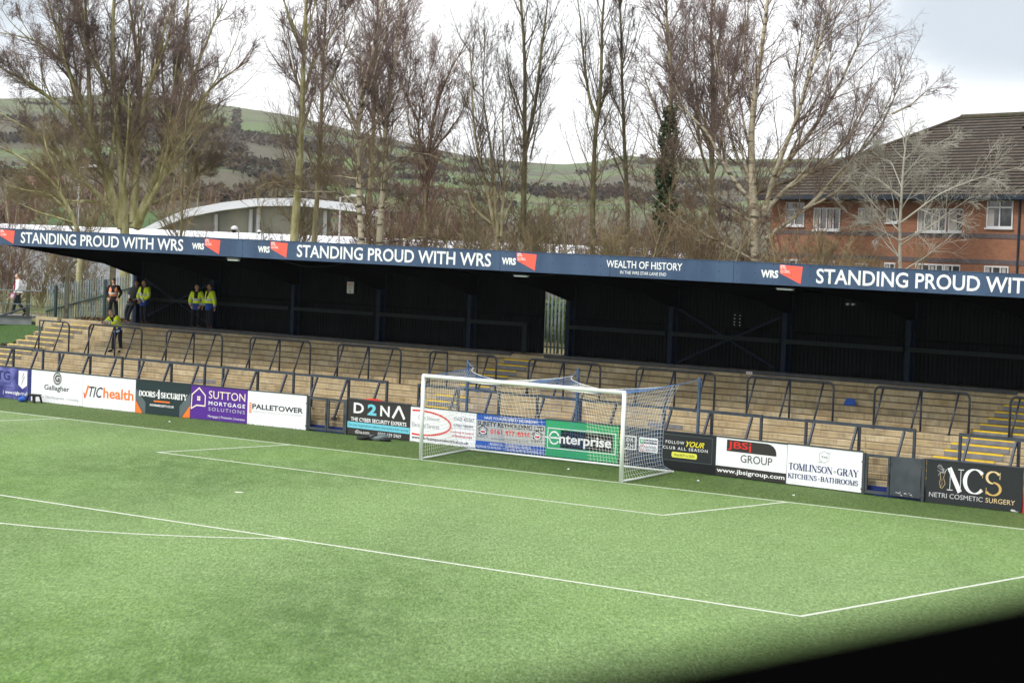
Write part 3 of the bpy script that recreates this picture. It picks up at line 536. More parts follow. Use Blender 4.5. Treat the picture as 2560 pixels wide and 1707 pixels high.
# ================================================================ ADVERT BOARDS
def board(x0, x1, zb0, zt0, zb1, zt1, label, face='whiteboard'):
    W, H = x1 - x0, (zt0 - zb0 + zt1 - zb1)/2
    t = thing('advert_board', label, 'advert board', (x0, 3.2, zb0), group='advert boards along the pitch edge'); sl = (zb1 - zb0 + zt1 - zt0)/2/W
    b = MB(); g = .004; v = [(x, y, z_ + sl*x) for x in (g, W-g) for y in (0, .03) for z_ in (0, H)]
    b.add(v, [(0,1,3,2), (4,6,7,5), (0,4,5,1), (2,3,7,6), (0,2,6,4), (1,5,7,3)], face)
    b.build('panel', t)
    b = MB(); b.bar((0, .02, H + .018), (W, .02, H + .018 + sl*W), .07, .03, 'barrier')
    for q in (.15, W/2, W - .15): b.box(q-.03, q+.03, .034, .09, -.05, H, 'barrier')
    b.build('frame', t)
    mk = lambda: Flat(W, H, -.002, 0, 0, sl)
    return t, mk(), mk()
def fin(t, A, B):
    A.done('lettering', t); B.done('emblem', t)
# 1 purple
t, A, B = board(-28.65, -25.79, .12, 1.27, .125, 1.273, 'purple stormy sky advert board with white lightning shield', 'violet')
A.text('CTG', .17, .575, .58, .88, 'navyprint', .03); A.text('Ground', .30, .585, .44, .56, 'navyprint'); A.text('er and Earthing Specialists', .18, .63, .33, .39, 'navyprint'); A.text('www.ctglp.co.uk', .48, .95, .12, .26, 'white', .02)
A.rect(.44, .447, .12, .25, 'white')
B.poly([(.745, .93), (.918, .93), (.918, .47), (.83, .35), (.745, .47)], 'white'); B.stroke([(.855, .88), (.81, .70), (.845, .70), (.805, .48), (.87, .74), (.835, .75), (.855, .88)], .012, 'ink', 3)
B.next(); B.rect(.935, 1, 0, 1, 'navyprint'); fin(t, A, B)
# 2 white globe
t, A, B = board(-25.78, -22.9, .125, 1.273, .115, 1.273, 'white advert board with a dark letter globe above the word Gallagher')
A.text('Gallagher', .26, .745, .36, .57, 'ink', .012); A.text('Insurance', .065, .25, .14, .215, 'grey'); A.text('Risk Management', .31, .65, .12, .215, 'grey'); A.text('Consulting', .715, .925, .12, .215, 'grey')
for q in (.285, .685): A.rect(q, q+.003, .11, .24, 'grey')
B.arc(.51, .79, .074, .185, 0, 360, .06, 'silver', 1); B.arc(.51, .79, .04, .10, 0, 360, .2, 'palegrey', 1); B.text('G', .465, .555, .69, .90, 'ink', .03, lay=3); fin(t, A, B)
# 3 white health
t, A, B = board(-22.89, -20.065, .115, 1.273, .114, 1.274, 'white advert board with the word health in orange')
A.text('TIC', .12, .385, .33, .66, 'ink', .01, .3); A.text('health', .395, .965, .34, .66, 'orange', .02)
B.poly([(.015, .45), (.03, .46), (.05, .31), (.045, .26), (.03, .28)], 'red'); B.poly([(.035, .33), (.06, .28), (.125, .68), (.09, .68)], 'orange', 2); fin(t, A, B)
# 4 doors
t, A, B = board(-20.055, -17.24, .114, 1.274, .124, 1.276, 'dark green grey advert board with orange and grey corners', 'teal')
A.serif('DOORS', .06, .365, .53, .68, 'white', .3, .1); A.serif('4', .375, .455, .525, .71, 'white', .3, .12); A.serif('SECURITY', .465, .94, .53, .68, 'white', .3, .1); A.text('DOORS4SECURITY.CO.UK', .27, .71, .25, .315, 'white', .03)
A.rect(.335, .63, .385, .43, 'orange')
for f in (lambda x: x, lambda x: 1 - x):
    B.poly([(f(.0), .75), (f(.19), .33), (f(.19), .0), (f(.155), .0), (f(.0), .42)], 'slate'); B.poly([(f(0), .40), (f(.145), 0), (f(0), 0)], 'orange', 2); B.next()
fin(t, A, B)
# 5 mortgage
t, A, B = board(-17.23, -14.445, .124, 1.276, .127, 1.28, 'purple mortgage advert board with a cream house outline', 'purple')
A.text('SUTTON', .325, .965, .65, .88, 'cream', -.006); A.text('MORTGAGE', .325, .965, .455, .57, 'white', .02, space=1.3); A.text('SOLUTIONS', .325, .965, .29, .39, 'palegrey', -.01, space=1.3); A.text('Mortgages | Protection | Insurance', .32, .965, .07, .16, 'white')
B.stroke([(.015, .30), (.025, .72), (.15, .93), (.262, .72), (.262, .41), (.11, .41), (.015, .30)], .045, 'cream')
for i in (0, 1):
    for j in (0, 1): B.rect(.118 + .03*i, .143 + .03*i, .555 + .07*j, .615 + .07*j, 'cream')
fin(t, A, B)
# 6 pallets
t, A, B = board(-14.435, -11.645, .127, 1.28, .155, 1.285, 'plain white advert board with bold black word and orange chevrons')
A.text('PALLETOWER', .085, .94, .475, .63, 'ink', .025); A.text('WORLD CLASS STORAGE AND LOGISTICS EQUIPMENT', .09, .935, .375, .43, 'palegrey')
for i in range(6): q = .34 + .053*i; B.poly([(.03, q), (.0525, q+.02), (.075, q), (.075, q+.035), (.0525, q+.055), (.03, q+.035)], 'orange')
fin(t, A, B)
# 7 cyber
t, A, B = board(-9.79, -7.07, .184, 1.296, .159, 1.291, 'dark grey cyber security advert board with a pale blue band', 'darkgrey')
A.text('D', .095, .26, .62, .92, 'white', .02); A.text('2', .32, .465, .60, .92, 'cyan', .04); A.text('N', .525, .675, .61, .91, 'white', .02); A.stroke([(.73, .61), (.81, .91), (.825, .91), (.905, .61)], .09, 'white'); A.text('THE CYBER SECURITY EXPERTS', .055, .945, .39, .50, 'white', .02)
A.rect(.0, 1, .19, .365, 'cyan', 1); A.text("Can your organisation's defence stop hackers from scoring?", .02, .98, .23, .315, 'ink'); A.text('d2na.com', .13, .36, .045, .145, 'white'); A.text('0330 159 5969', .50, .865, .045, .145, 'white'); fin(t, A, B)
# 8 electrician
t, A, B = board(-7.06, -4.325, .166, 1.288, .159, 1.24, 'white advert board with a red ellipse behind the left goal post')
A.text('Chris Simspon', .115, .445, .63, .77, 'grey', .006); A.text('Electrical Services', .03, .445, .43, .56, 'grey', .006); A.text('Office', .79, .83, .86, .89, 'grey'); A.text('01625 425367', .665, .965, .745, .835, 'ink'); A.text('Mobile', .78, .83, .685, .71, 'grey'); A.text('07867788049', .665, .955, .565, .645, 'ink')
A.text('chrissimpsonelectrical@live.com', .62, .98, .505, .54, 'grey'); A.text('Covering all aspects', .62, .965, .37, .44, 'darkred', .012); A.text('of Electrical work', .64, .95, .265, .345, 'darkred', .012); A.text('www.chrissimpsonelectrical.co.uk', .03, .90, .06, .18, 'ink', .02)
for a0, a1 in ((-105, 105),): B.arc(.15, .56, .47, .345, a0, a1, .075, 'red', 1, 40, .05)
fin(t, A, B)
# 9 keyholding
t, A, B = board(-4.315, -1.585, .159, 1.24, .164, 1.25, 'blue and silver security advert board with red phone number', 'blue')
B.rect(0, 1, .24, .82, 'silver', 1)
A.text('HAVE YOUR PROPERTY SECURED BY', .115, .89, .865, .945, 'white', .012); A.text('SURETY KEYHOLDING LTD', .015, .985, .665, .80, 'black', .035); A.text('0161 477 4044', .21, .78, .46, .60, 'red', .03); A.text('www.suretykeyholding.co.uk', .22, .76, .29, .37, 'ink')
A.text('\u2022 RESIDENTIAL \u2022 COMMERCIAL \u2022 SCHOOL', .19, .8, .14, .205, 'white'); A.text('RESPONSE TO INTRUDER / CCTV / FIRE ALARM ACTIVATIONS 24/7', .015, .975, .045, .105, 'white')
for x in (.02, .81):
    B.poly([(x, .54), (x+.08, .66), (x+.16, .54), (x+.16, .57), (x+.08, .695), (x, .57)], 'black', 2); B.rect(x+.02, x+.14, .43, .555, 'black', 2); B.arc(x+.08, .50, .045, .045, 0, 360, .03, 'white', 3); B.rect(x+.05, x+.11, .485, .52, 'red', 3); B.next(); A.text('SURETY', x, x+.155, .335, .41, 'ink')
fin(t, A, B)
# 10 green
t, A, B = board(-1.575, 1.19, .164, 1.25, .16, 1.27, 'green advert board with white wording on a black panel behind the net', 'green')
B.frame(.03, .965, .22, .79, .025, 'white'); B.rect(.21, .925, .27, .745, 'black')
A.text('nterprise', .195, .905, .30, .645, 'white', .025, lay=3)
B.arc(.125, .52, .065, .165, 20, 330, .05, 'white', 3); B.rect(.0, .19, .50, .545, 'white', 3); B.arc(.125, .52, .05, .12, 0, 340, .008, 'green', 4); fin(t, A, B)
# 11 black
t, A, B = board(1.2, 4.65, .16, 1.27, .158, 1.243, 'black advert board with yellow brush lettering and white sticker beside the goal', 'charcoal')
B.rect(.0, 1, .0, .245, 'black', 1); B.frame(.19, .965, .26, .94, .012, 'slate', 1); B.rect(.012, .026, .28, .93, 'yellowprint', 2)
B.next(); B.frame(.05, .184, .42, .79, .035, 'white', 2); B.next()
A.text('DA', .08, .155, .63, .73, 'white', .012, space=1.15); A.text('ZN', .08, .155, .47, .57, 'white', .012, space=1.15)
B.poly([(.214, .43), (.22, .40), (.407, .40), (.413, .43), (.413, .76), (.407, .785), (.22, .785), (.214, .76)], 'white', 2); B.rect(.26, .402, .62, .735, 'black', 3); B.rect(.222, .26, .62, .735, 'green', 3); A.text('enterprise', .232, .398, .635, .725, 'white', .02, lay=5)
B.arc(.25, .50, .03, .085, 0, 330, .022, 'darkred', 3); B.arc(.25, .50, .016, .045, 60, 390, .018, 'ink', 3); A.text('NATIONAL', .285, .395, .51, .57, 'ink', .01, lay=4); A.text('LEAGUETV', .285, .40, .435, .495, 'ink', .01, lay=4)
A.text('FOLLOW', .49, .68, .70, .78, 'white', .012, space=1.3); A.text('YOUR', .70, .885, .655, .80, 'yellowprint', .02, .4); A.text('CLUB ALL SEASON', .463, .92, .55, .63, 'white', .012, space=1.3)
B.next(); B.poly([(.565, .345), (.805, .345), (.815, .38), (.815, .455), (.805, .49), (.565, .49), (.555, .455), (.555, .38)], 'lime', 2); A.text('Watch NLTV on DAZN', .58, .79, .385, .45, 'ink', .005, lay=4); fin(t, A, B)
# 12 group
t, A, B = board(4.66, 7.05, .158, 1.243, .127, 1.21, 'white advert board with red lettering on a dark rounded shape and black base strip')
B.poly([(.153, .66), (.853, .66), (.853, .74), (.84, .83), (.81, .90), (.77, .945), (.72, .96), (.153, .96)], 'darkgrey'); B.rect(0, 1, 0, .255, 'darkgrey')
A.text('JBS', .165, .455, .69, .925, 'red', .015, lay=3); A.rect(.472, .498, .69, .855, 'red', 3); A.rect(.472, .498, .885, .93, 'red', 3.2); A.text('GROUP', .355, .80, .405, .605, 'darkgrey', -.012); A.text('www.jbsigroup.com', .02, .98, .05, .20, 'white', .015); fin(t, A, B)
# 13 kitchens
t, A, B = board(7.06, 9.48, .127, 1.21, .078, 1.198, 'white kitchens and bathrooms advert board with a small hexagon crest', 'whiteboard')
A.serif('TOMLINSON', .025, .615, .375, .535, 'navyprint', .22, .05); A.serif('&', .63, .665, .40, .49, 'grey', .1, .05); A.serif('GRAY', .675, .955, .375, .535, 'navyprint', .22, .05)
A.serif('KITCHENS', .02, .41, .16, .275, 'navyprint', .22, .07); A.serif('&', .425, .45, .18, .25, 'grey', .1, .05); A.serif('BATHROOMS', .46, .955, .16, .275, 'navyprint', .22, .07)
B.stroke([(.497 + .073*math.sin(R(60*i)), .775 + .15*math.cos(R(60*i))) for i in range(7)], .012, 'grey'); A.text('T+G', .458, .54, .74, .80, 'ink', .01)
for a_ in range(7): B.stroke([(.535 + .007*a_, .91 - .02*(a_ % 3)), (.545 + .006*a_, .87 + .02*(a_ % 2))], .008, 'grey'); B.stroke([(.42 + .006*a_, .66 - .015*(a_ % 3)), (.43 + .007*a_, .62 + .02*(a_ % 2))], .008, 'grey')
fin(t, A, B)
# 14 surgery
t, A, B = board(11.45, 14.29, .031, 1.167, .027, 1.175, 'black cosmetic surgery advert board with large white and gold serif letters', 'charcoal')
A.stroke([(.255, .36), (.255, .84)], .014, 'white'); A.stroke([(.25, .83), (.355, .35)], .13, 'white'); A.stroke([(.365, .34), (.365, .84)], .014, 'white')
for x in (.255, .365): A.rect(x-.03, x+.03, (.35 if x < .3 else .84)-.008, (.35 if x < .3 else .84)+.008, 'white')
A.rect(.225, .27, .835, .85, 'white'); A.arc(.51, .60, .1, .275, 40, 320, .12, 'white', 2, 36, .02); A.arc(.515, .60, .1, .275, 310, 320, .06, 'palegold', 3); A.rect(.585, .592, .70, .85, 'gold')
A.arc(.70, .73, .066, .135, 30, 270, .075, 'palegold', 2, 24, .03); A.arc(.70, .475, .076, .145, -150, 90, .075, 'gold', 2, 24, .03); A.rect(.764, .77, .70, .86, 'palegold', 2.1); A.rect(.628, .634, .335, .49, 'gold', 2.1)
A.text('NETRI COSMETIC', .04, .60, .15, .26, 'palegrey', -.01); A.text('SURGERY', .63, .93, .15, .26, 'palegold', -.01)
for k in range(4): B.stroke([(.12 + .075*q + .012*k*math.sin(q*4), .86 + .05*math.sin(q*5 + k) - .03*k) for q in np.linspace(0, 1, 9)], .008, 'palegrey')
B.stroke([(.13, .66), (.15, .74), (.19, .74), (.215, .82)], .01, 'palegrey'); B.stroke([(.15, .72), (.155, .60), (.145, .48), (.165, .36)], .01, 'palegold'); B.stroke([(.20, .74), (.185, .62), (.205, .48), (.175, .37)], .01, 'palegold'); B.stroke([(.17, .60), (.172, .45), (.15, .38)], .006, 'palegold'); B.stroke([(.215, .82), (.195, .70)], .01, 'palegrey')
B.poly([(.885, .03), (.9, .06), (.93, .05), (.945, .02), (.97, .025), (.955, .005), (.9, .01)], 'palegrey', 2); fin(t, A, B)
t, A, B = board(14.31, 17.0, .027, 1.175, .027, 1.175, 'bright red board edge beside the black surgery board', 'red'); B.rect(.03, .3, .05, .2, 'white'); fin(t, A, B)

# ================================================================ GATES
def leaf(t, x0, x1, z0, z1, y, name='gate_leaf', solid=False):
    b = MB(); f = .05
    b.box(x0, x1, y-.025, y+.025, z1-f*1.4, z1, 'gate'); b.box(x0, x1, y-.025, y+.025, z0, z0+f*1.6, 'gate')
    b.box(x0, x0+f*1.3, y-.024, y+.024, z0+f*1.6, z1-f*1.4, 'gate'); b.box(x1-f*1.3, x1, y-.024, y+.024, z0+f*1.6, z1-f*1.4, 'gate')
    g = b.build(name, t)
    b = MB()
    if solid: b.box(x0+.01, x1-.01, y-.034, y-.027, z0+.02, z1-.01, 'gate'); 
    else:
        x = x0 + .1
        while x < x1 - .06: b.bar((x, y, z0+.08), (x, y, z1-.07), .004, .004, 'mesh', (0,1,0)); x += .045
        z_ = z0 + .1
        while z_ < z1 - .07: b.bar((x0+.06, y+.004, z_), (x1-.06, y+.004, z_), .005, .005, 'mesh'); z_ += .06
    b.build('sheet_infill' if solid else 'mesh_infill', g)
    b = MB(); b.box(x1-.04, x1+.05, y-.06, y-.03, (z0+z1)/2+.32, (z0+z1)/2+.36, 'kerb'); b.tube([(x1-.02, y-.05, z0+.3), (x1-.02, y-.05, z0+.6)], .012, 'kerb'); b.build('bolt', g)
    if solid:
        b = MB(); random.seed(3)
        for k in range(14): q = x0 + random.uniform(.2, .8)*(x1-x0); zz = z0 + random.uniform(.03, .12); s_ = random.uniform(.01, .03); b.add([(q-s_, y-.0355, zz), (q+s_, y-.0355, zz-.01), (q+s_*.5, y-.0355, zz+s_)], [(0,1,2)], 'palegrey')
        b.build('scraped_paint', g)
def gate(x0, xm, x1, zl, zr, zt, label, solid):
    t = thing('pitch_gate', label, 'gate', ((x0+x1)/2, 3.2, zl), group='pitch side double gates'); W = x1-x0; x0, xm, x1 = -W/2, xm-(x0+x1)/2, W/2
    for x in (x0+.04, x1-.04): b = MB(); b.box(x-.04, x+.04, -.04, .04, -.02, zt-zl, 'gate'); b.box(x-.06, x+.06, -.05, -.042, .12, .17, 'kerb'); b.box(x-.06, x+.06, -.05, -.042, .86, .91, 'kerb'); b.build('gate_post', t)
    leaf(t, x0+.09, xm-.012, .05, zt-zl-.02, 0); leaf(t, xm+.012, x1-.09, .05, zt-zl-.02, 0, solid=solid)
gate(-11.63, -10.7, -9.81, .15, .18, 1.285, 'double mesh gate between the plain white board and the dark grey cyber board', False)
gate(9.5, 10.36, 11.42, .06, .03, 1.195, 'double gate with one mesh leaf and one scuffed solid leaf beside the black surgery board', True)

# ================================================================ GOAL
goal = thing('goal', 'white football goal with blue and white striped net', 'goal', (0, 0, 0))
for s in (-1, 1): b = MB(); b.tube([(s*3.72, 0, 0), (s*3.72, 0, 2.5)], .06, 'goalwhite', 16); b.ball((s*3.72, 0, 2.5), (.061, .061, .061), 'goalwhite'); b.build('goal_post', goal, True)
b = MB(); b.tube([(-3.66, 0, 2.5), (3.66, 0, 2.5)], .06, 'goalwhite', 16); b.build('crossbar', goal, True)
gy, gz = 2.3, .215
for s in (-1, 1): b = MB(); b.tube([(s*3.72, .05, .05), (s*3.74, .6, goal_h(3, .6) + .05), (s*3.78, gy, gz)], .028, 'goalwhite', 8); b.build('ground_bar', goal, True)
b = MB(); b.tube([(-3.85, gy, gz), (3.85, gy, gz)], .03, 'goalwhite', 8); b.build('ground_bar', goal, True)
def back_top(u):           # u -1..1: back edge of the roof net, pulled up at three tie points and slack between
    x = -.15 + u*3.85; q = (u + 1) % 1.0; q = min(q, 1 - q)*2; sg = q**.55
    return (x, 2.6 - 1.1*sg, 2.68 - .25*sg)
wn, bn = MB(), [MB(), MB(), MB()]
def strand(pts, blue, r=None): (bn[min(2, max(0, int((pts[len(pts)//2][0] + 4)/2.7)))] if blue else wn).tube(pts, r or (.0034 if blue else .0044), 'netblue' if blue else 'netwhite', 3, False)
isblue = lambda u: (int((u + 1)/2*5) % 2) == 0
NU = 62; us = np.linspace(-1, 1, NU + 1)
def roof_pt(u, v): bx = back_top(u); f = (u*3.66, .05, 2.47); s_ = .10*math.sin(math.pi*v)*(.3 + .7*abs(math.sin(math.pi*(u+1)))); return tuple(f[i] + (bx[i] - f[i])*v - (s_ if i == 2 else 0) for i in range(3))
def back_pt(u, v):
    bx = back_top(u); g = (u*3.85, gy, gz); s_ = math.sin(math.pi*v)
    p = [bx[i] + (g[i] - bx[i])*v for i in range(3)]; e_ = abs(u)**4; p[1] = p[1]*(1-e_) + e_*float(np.interp(v, [0, .12, .25, .5, .8, .92, 1], [bx[1], 2.3, 2.1, 1.85, 1.7, 1.8, gy])) + .08*s_*(1-e_); p[0] += .02*math.sin(9*v + u*20)
    return tuple(p)
NV = 16; NB = 22
for u in us: strand([roof_pt(u, v) for v in np.linspace(0, 1, 9)], isblue(min(u, .999))); strand([back_pt(u, v) for v in np.linspace(0, 1, 12)], isblue(min(u, .999)))
for fn, nn in ((roof_pt, NV), (back_pt, NB)):
    for v in np.linspace(0, 1, nn + 1):
        for k in range(5):
            seg = np.linspace(-1 + .4*k, -.6 + .4*k, 14); strand([fn(u, v) for u in seg], k % 2 == 0)
def side_pt(s, a, c):      # a along depth 0..1, c up 0..1
    e0 = (s*3.69, .05, .06 + c*2.41); bp = back_pt(s*1.0, 1 - c); q = math.sin(math.pi*c)*.16*math.sin(math.pi*a)
    return tuple(e0[i] + (bp[i] - e0[i])*a + ((-s*q) if i == 0 else 0) for i in range(3))
for s in (-1, 1):
    for a_ in np.linspace(0, 1, 19): strand([side_pt(s, a_, c) for c in np.linspace(0, 1, 14)], False)
    for c in np.linspace(0, 1, 23): strand([side_pt(s, a_, c) for a_ in np.linspace(0, 1, 9)], False)
for s_ in (-1, 1): strand([side_pt(s_, a_, 1) for a_ in np.linspace(0, 1, 8)], True, .014)
strand([back_top(u) for u in np.linspace(-1, 1, 61)], False, .011)
wn.build('white_net', goal)
for q in bn: q.build('blue_net', goal)
for x, ax, lb in ((-4.86, -4.0, 'blue net pole behind the left end of the goal'), (-.52, -.15, 'blue net pole behind the middle of the goal'), (3.9, 3.7, 'blue net pole standing clear to the right of the goal')):
    t = thing('net_pole', lb, 'pole', (x, 3.34, .2), group='net support poles'); b = MB(); b.box(-.035, .035, -.035, .035, 0, 2.66, 'poleblue'); b.box(-.06, .06, -.05, .05, -.1, .02, 'poleblue'); b.build('post', t)
    b = MB(); b.tube([(0, -.04, 2.62), (.02, -.05, 2.68), (0, .03, 2.6)], .012, 'netblue', 5); A_ = Vector((ax - x, 2.6 - 3.34, 2.68 - .2)); Bq = Vector((0, -.04, 2.62)); b.tube([A_, A_.lerp(Bq, .5) - Vector((0, 0, .02)), Bq], .009, 'netblue', 5)
    b.tube([(.03, -.03, 2.6), (.09, -.04, 2.5), (.06, -.03, 2.42)], .006, 'netblue', 4); b.build('tie_rope', t)

# ================================================================ SMALL THINGS ON THE TURF
def sx(o): return o
zt = edge_h(-25) 
t = thing('step_stool', 'small black plastic step stool against the white globe board', 'stool', (-25.05, 2.75, goal_h(-25, 2.75)))
b = MB(); b.box(-.23, .23, -.16, .16, .27, .31, 'black'); b.box(-.2, .2, -.13, .13, .24, .27, 'black'); b.build('seat', t)
for sx_ in (-1, 1):
    for sy in (-1, 1): b = MB(); b.bar((sx_*.19, sy*.12, .25), (sx_*.24, sy*.17, 0), .06, .05, 'black', (0,1,0)); b.build('leg', t)
t = thing('kit_bag', 'small blue bag lying beside the black step stool', 'bag', (-25.5, 2.6, goal_h(-25, 2.6)))
b = MB(); b.ball((0, 0, .09), (.2, .14, .13), 'blue', 14, 9, lambda q: Vector((q.x, q.y, max(q.z, -.09) + .03*math.sin(q.x*19)))); b.build('body', t, True); b = MB(); b.tube([(-.1, -.02, .2), (-.04, -.03, .29), (.05, -.02, .28), (.1, 0, .2)], .014, 'blue', 6); b.build('handle', t)
t = thing('sports_bag', 'grey and black sports bag dropped on the turf by the cyber board', 'bag', (-7.8, 2.35, goal_h(-7.8, 2.35)), (0, 0, R(20)))
b = MB(); b.ball((.18, 0, .09), (.36, .2, .13), 'slate', 18, 10, lambda q: Vector((q.x, q.y, max(q.z, -.09) + .03*math.sin(q.x*11 + q.y*7)))); b.build('body', t, True)
b = MB(); b.ball((-.3, -.05, .05), (.3, .13, .07), 'black', 14, 8, lambda q: Vector((q.x, q.y, max(q.z, -.05) + .025*math.sin(q.x*17)))); b.ball((.4, -.1, .05), (.22, .12, .07), 'black', 14, 8); b.build('flap', t, True)
b = MB(); b.tube([(-.55, -.1, .03), (-.35, -.22, .05), (-.05, -.2, .12), (.15, -.12, .2)], .02, 'black', 6); b.build('strap', t)
t = thing('red_bin', 'red domed bin top poking up behind the dark grey cyber board', 'bin', (-9.1, 3.62, .62))
b = MB(); b.tube([(0, 0, -.15), (0, 0, .62)], [.3, .36], 'red', 16); b.build('body', t); b = MB(); b.ball((0, 0, .62), (.42, .3, .11), 'red', 18, 8); b.build('lid', t, True)
t = thing('step_plate', 'bright blue plate leaning on the terrace steps', 'plate', (5.75, 8.56, 1.9 + tz(5.75)))
b = MB(); b.add([(x, y, z_) for y, dx in ((0, 0), (.02, 0)) for x, z_ in ((-.24+dx, .16), (-.13, .36), (.13, .36), (.19, .16))], [(0,1,2,3), (7,6,5,4), (0,4,5,1), (1,5,6,2), (2,6,7,3), (3,7,4,0)], 'blue'); b.build('panel', t)
for x, y, lb in ((-16.5, 1.6, 'crumpled white paper scrap on the turf below the purple mortgage board'), (8.6, 1.2, 'crumpled white paper scrap on the turf below the white kitchens board'), (1.0, 1.1, 'crumpled white paper scrap on the turf behind the goal line in the net'), (5.2, 1.6, 'crumpled white paper scrap on the turf below the board with red lettering')):
    b = MB(); b.ball((0, 0, .015), (.038, .03, .02), 'white', 8, 5, lambda q: q*(1 + .3*math.sin(q.x*90 + q.y*70))); o = b.build('paper_scrap'); o.location = (x, y, goal_h(x, y)); tag(o, lb, 'litter', 'paper scraps on the turf')

# ================================================================ NEAR LEDGE (out of focus)
LZ = 6.164
b = MB()
prof = [(42.05, -.3), (42.05, LZ-.03), (42.058, LZ-.01), (42.075, LZ), (42.42, LZ), (42.44, LZ-.01), (42.45, LZ-.03), (42.45, -.3)]
b.prism(prof, 'y', -72, -30, 'ledge')
tag(b.build('parapet_wall'), 'black parapet ledge close to the camera at the bottom corner', 'parapet')

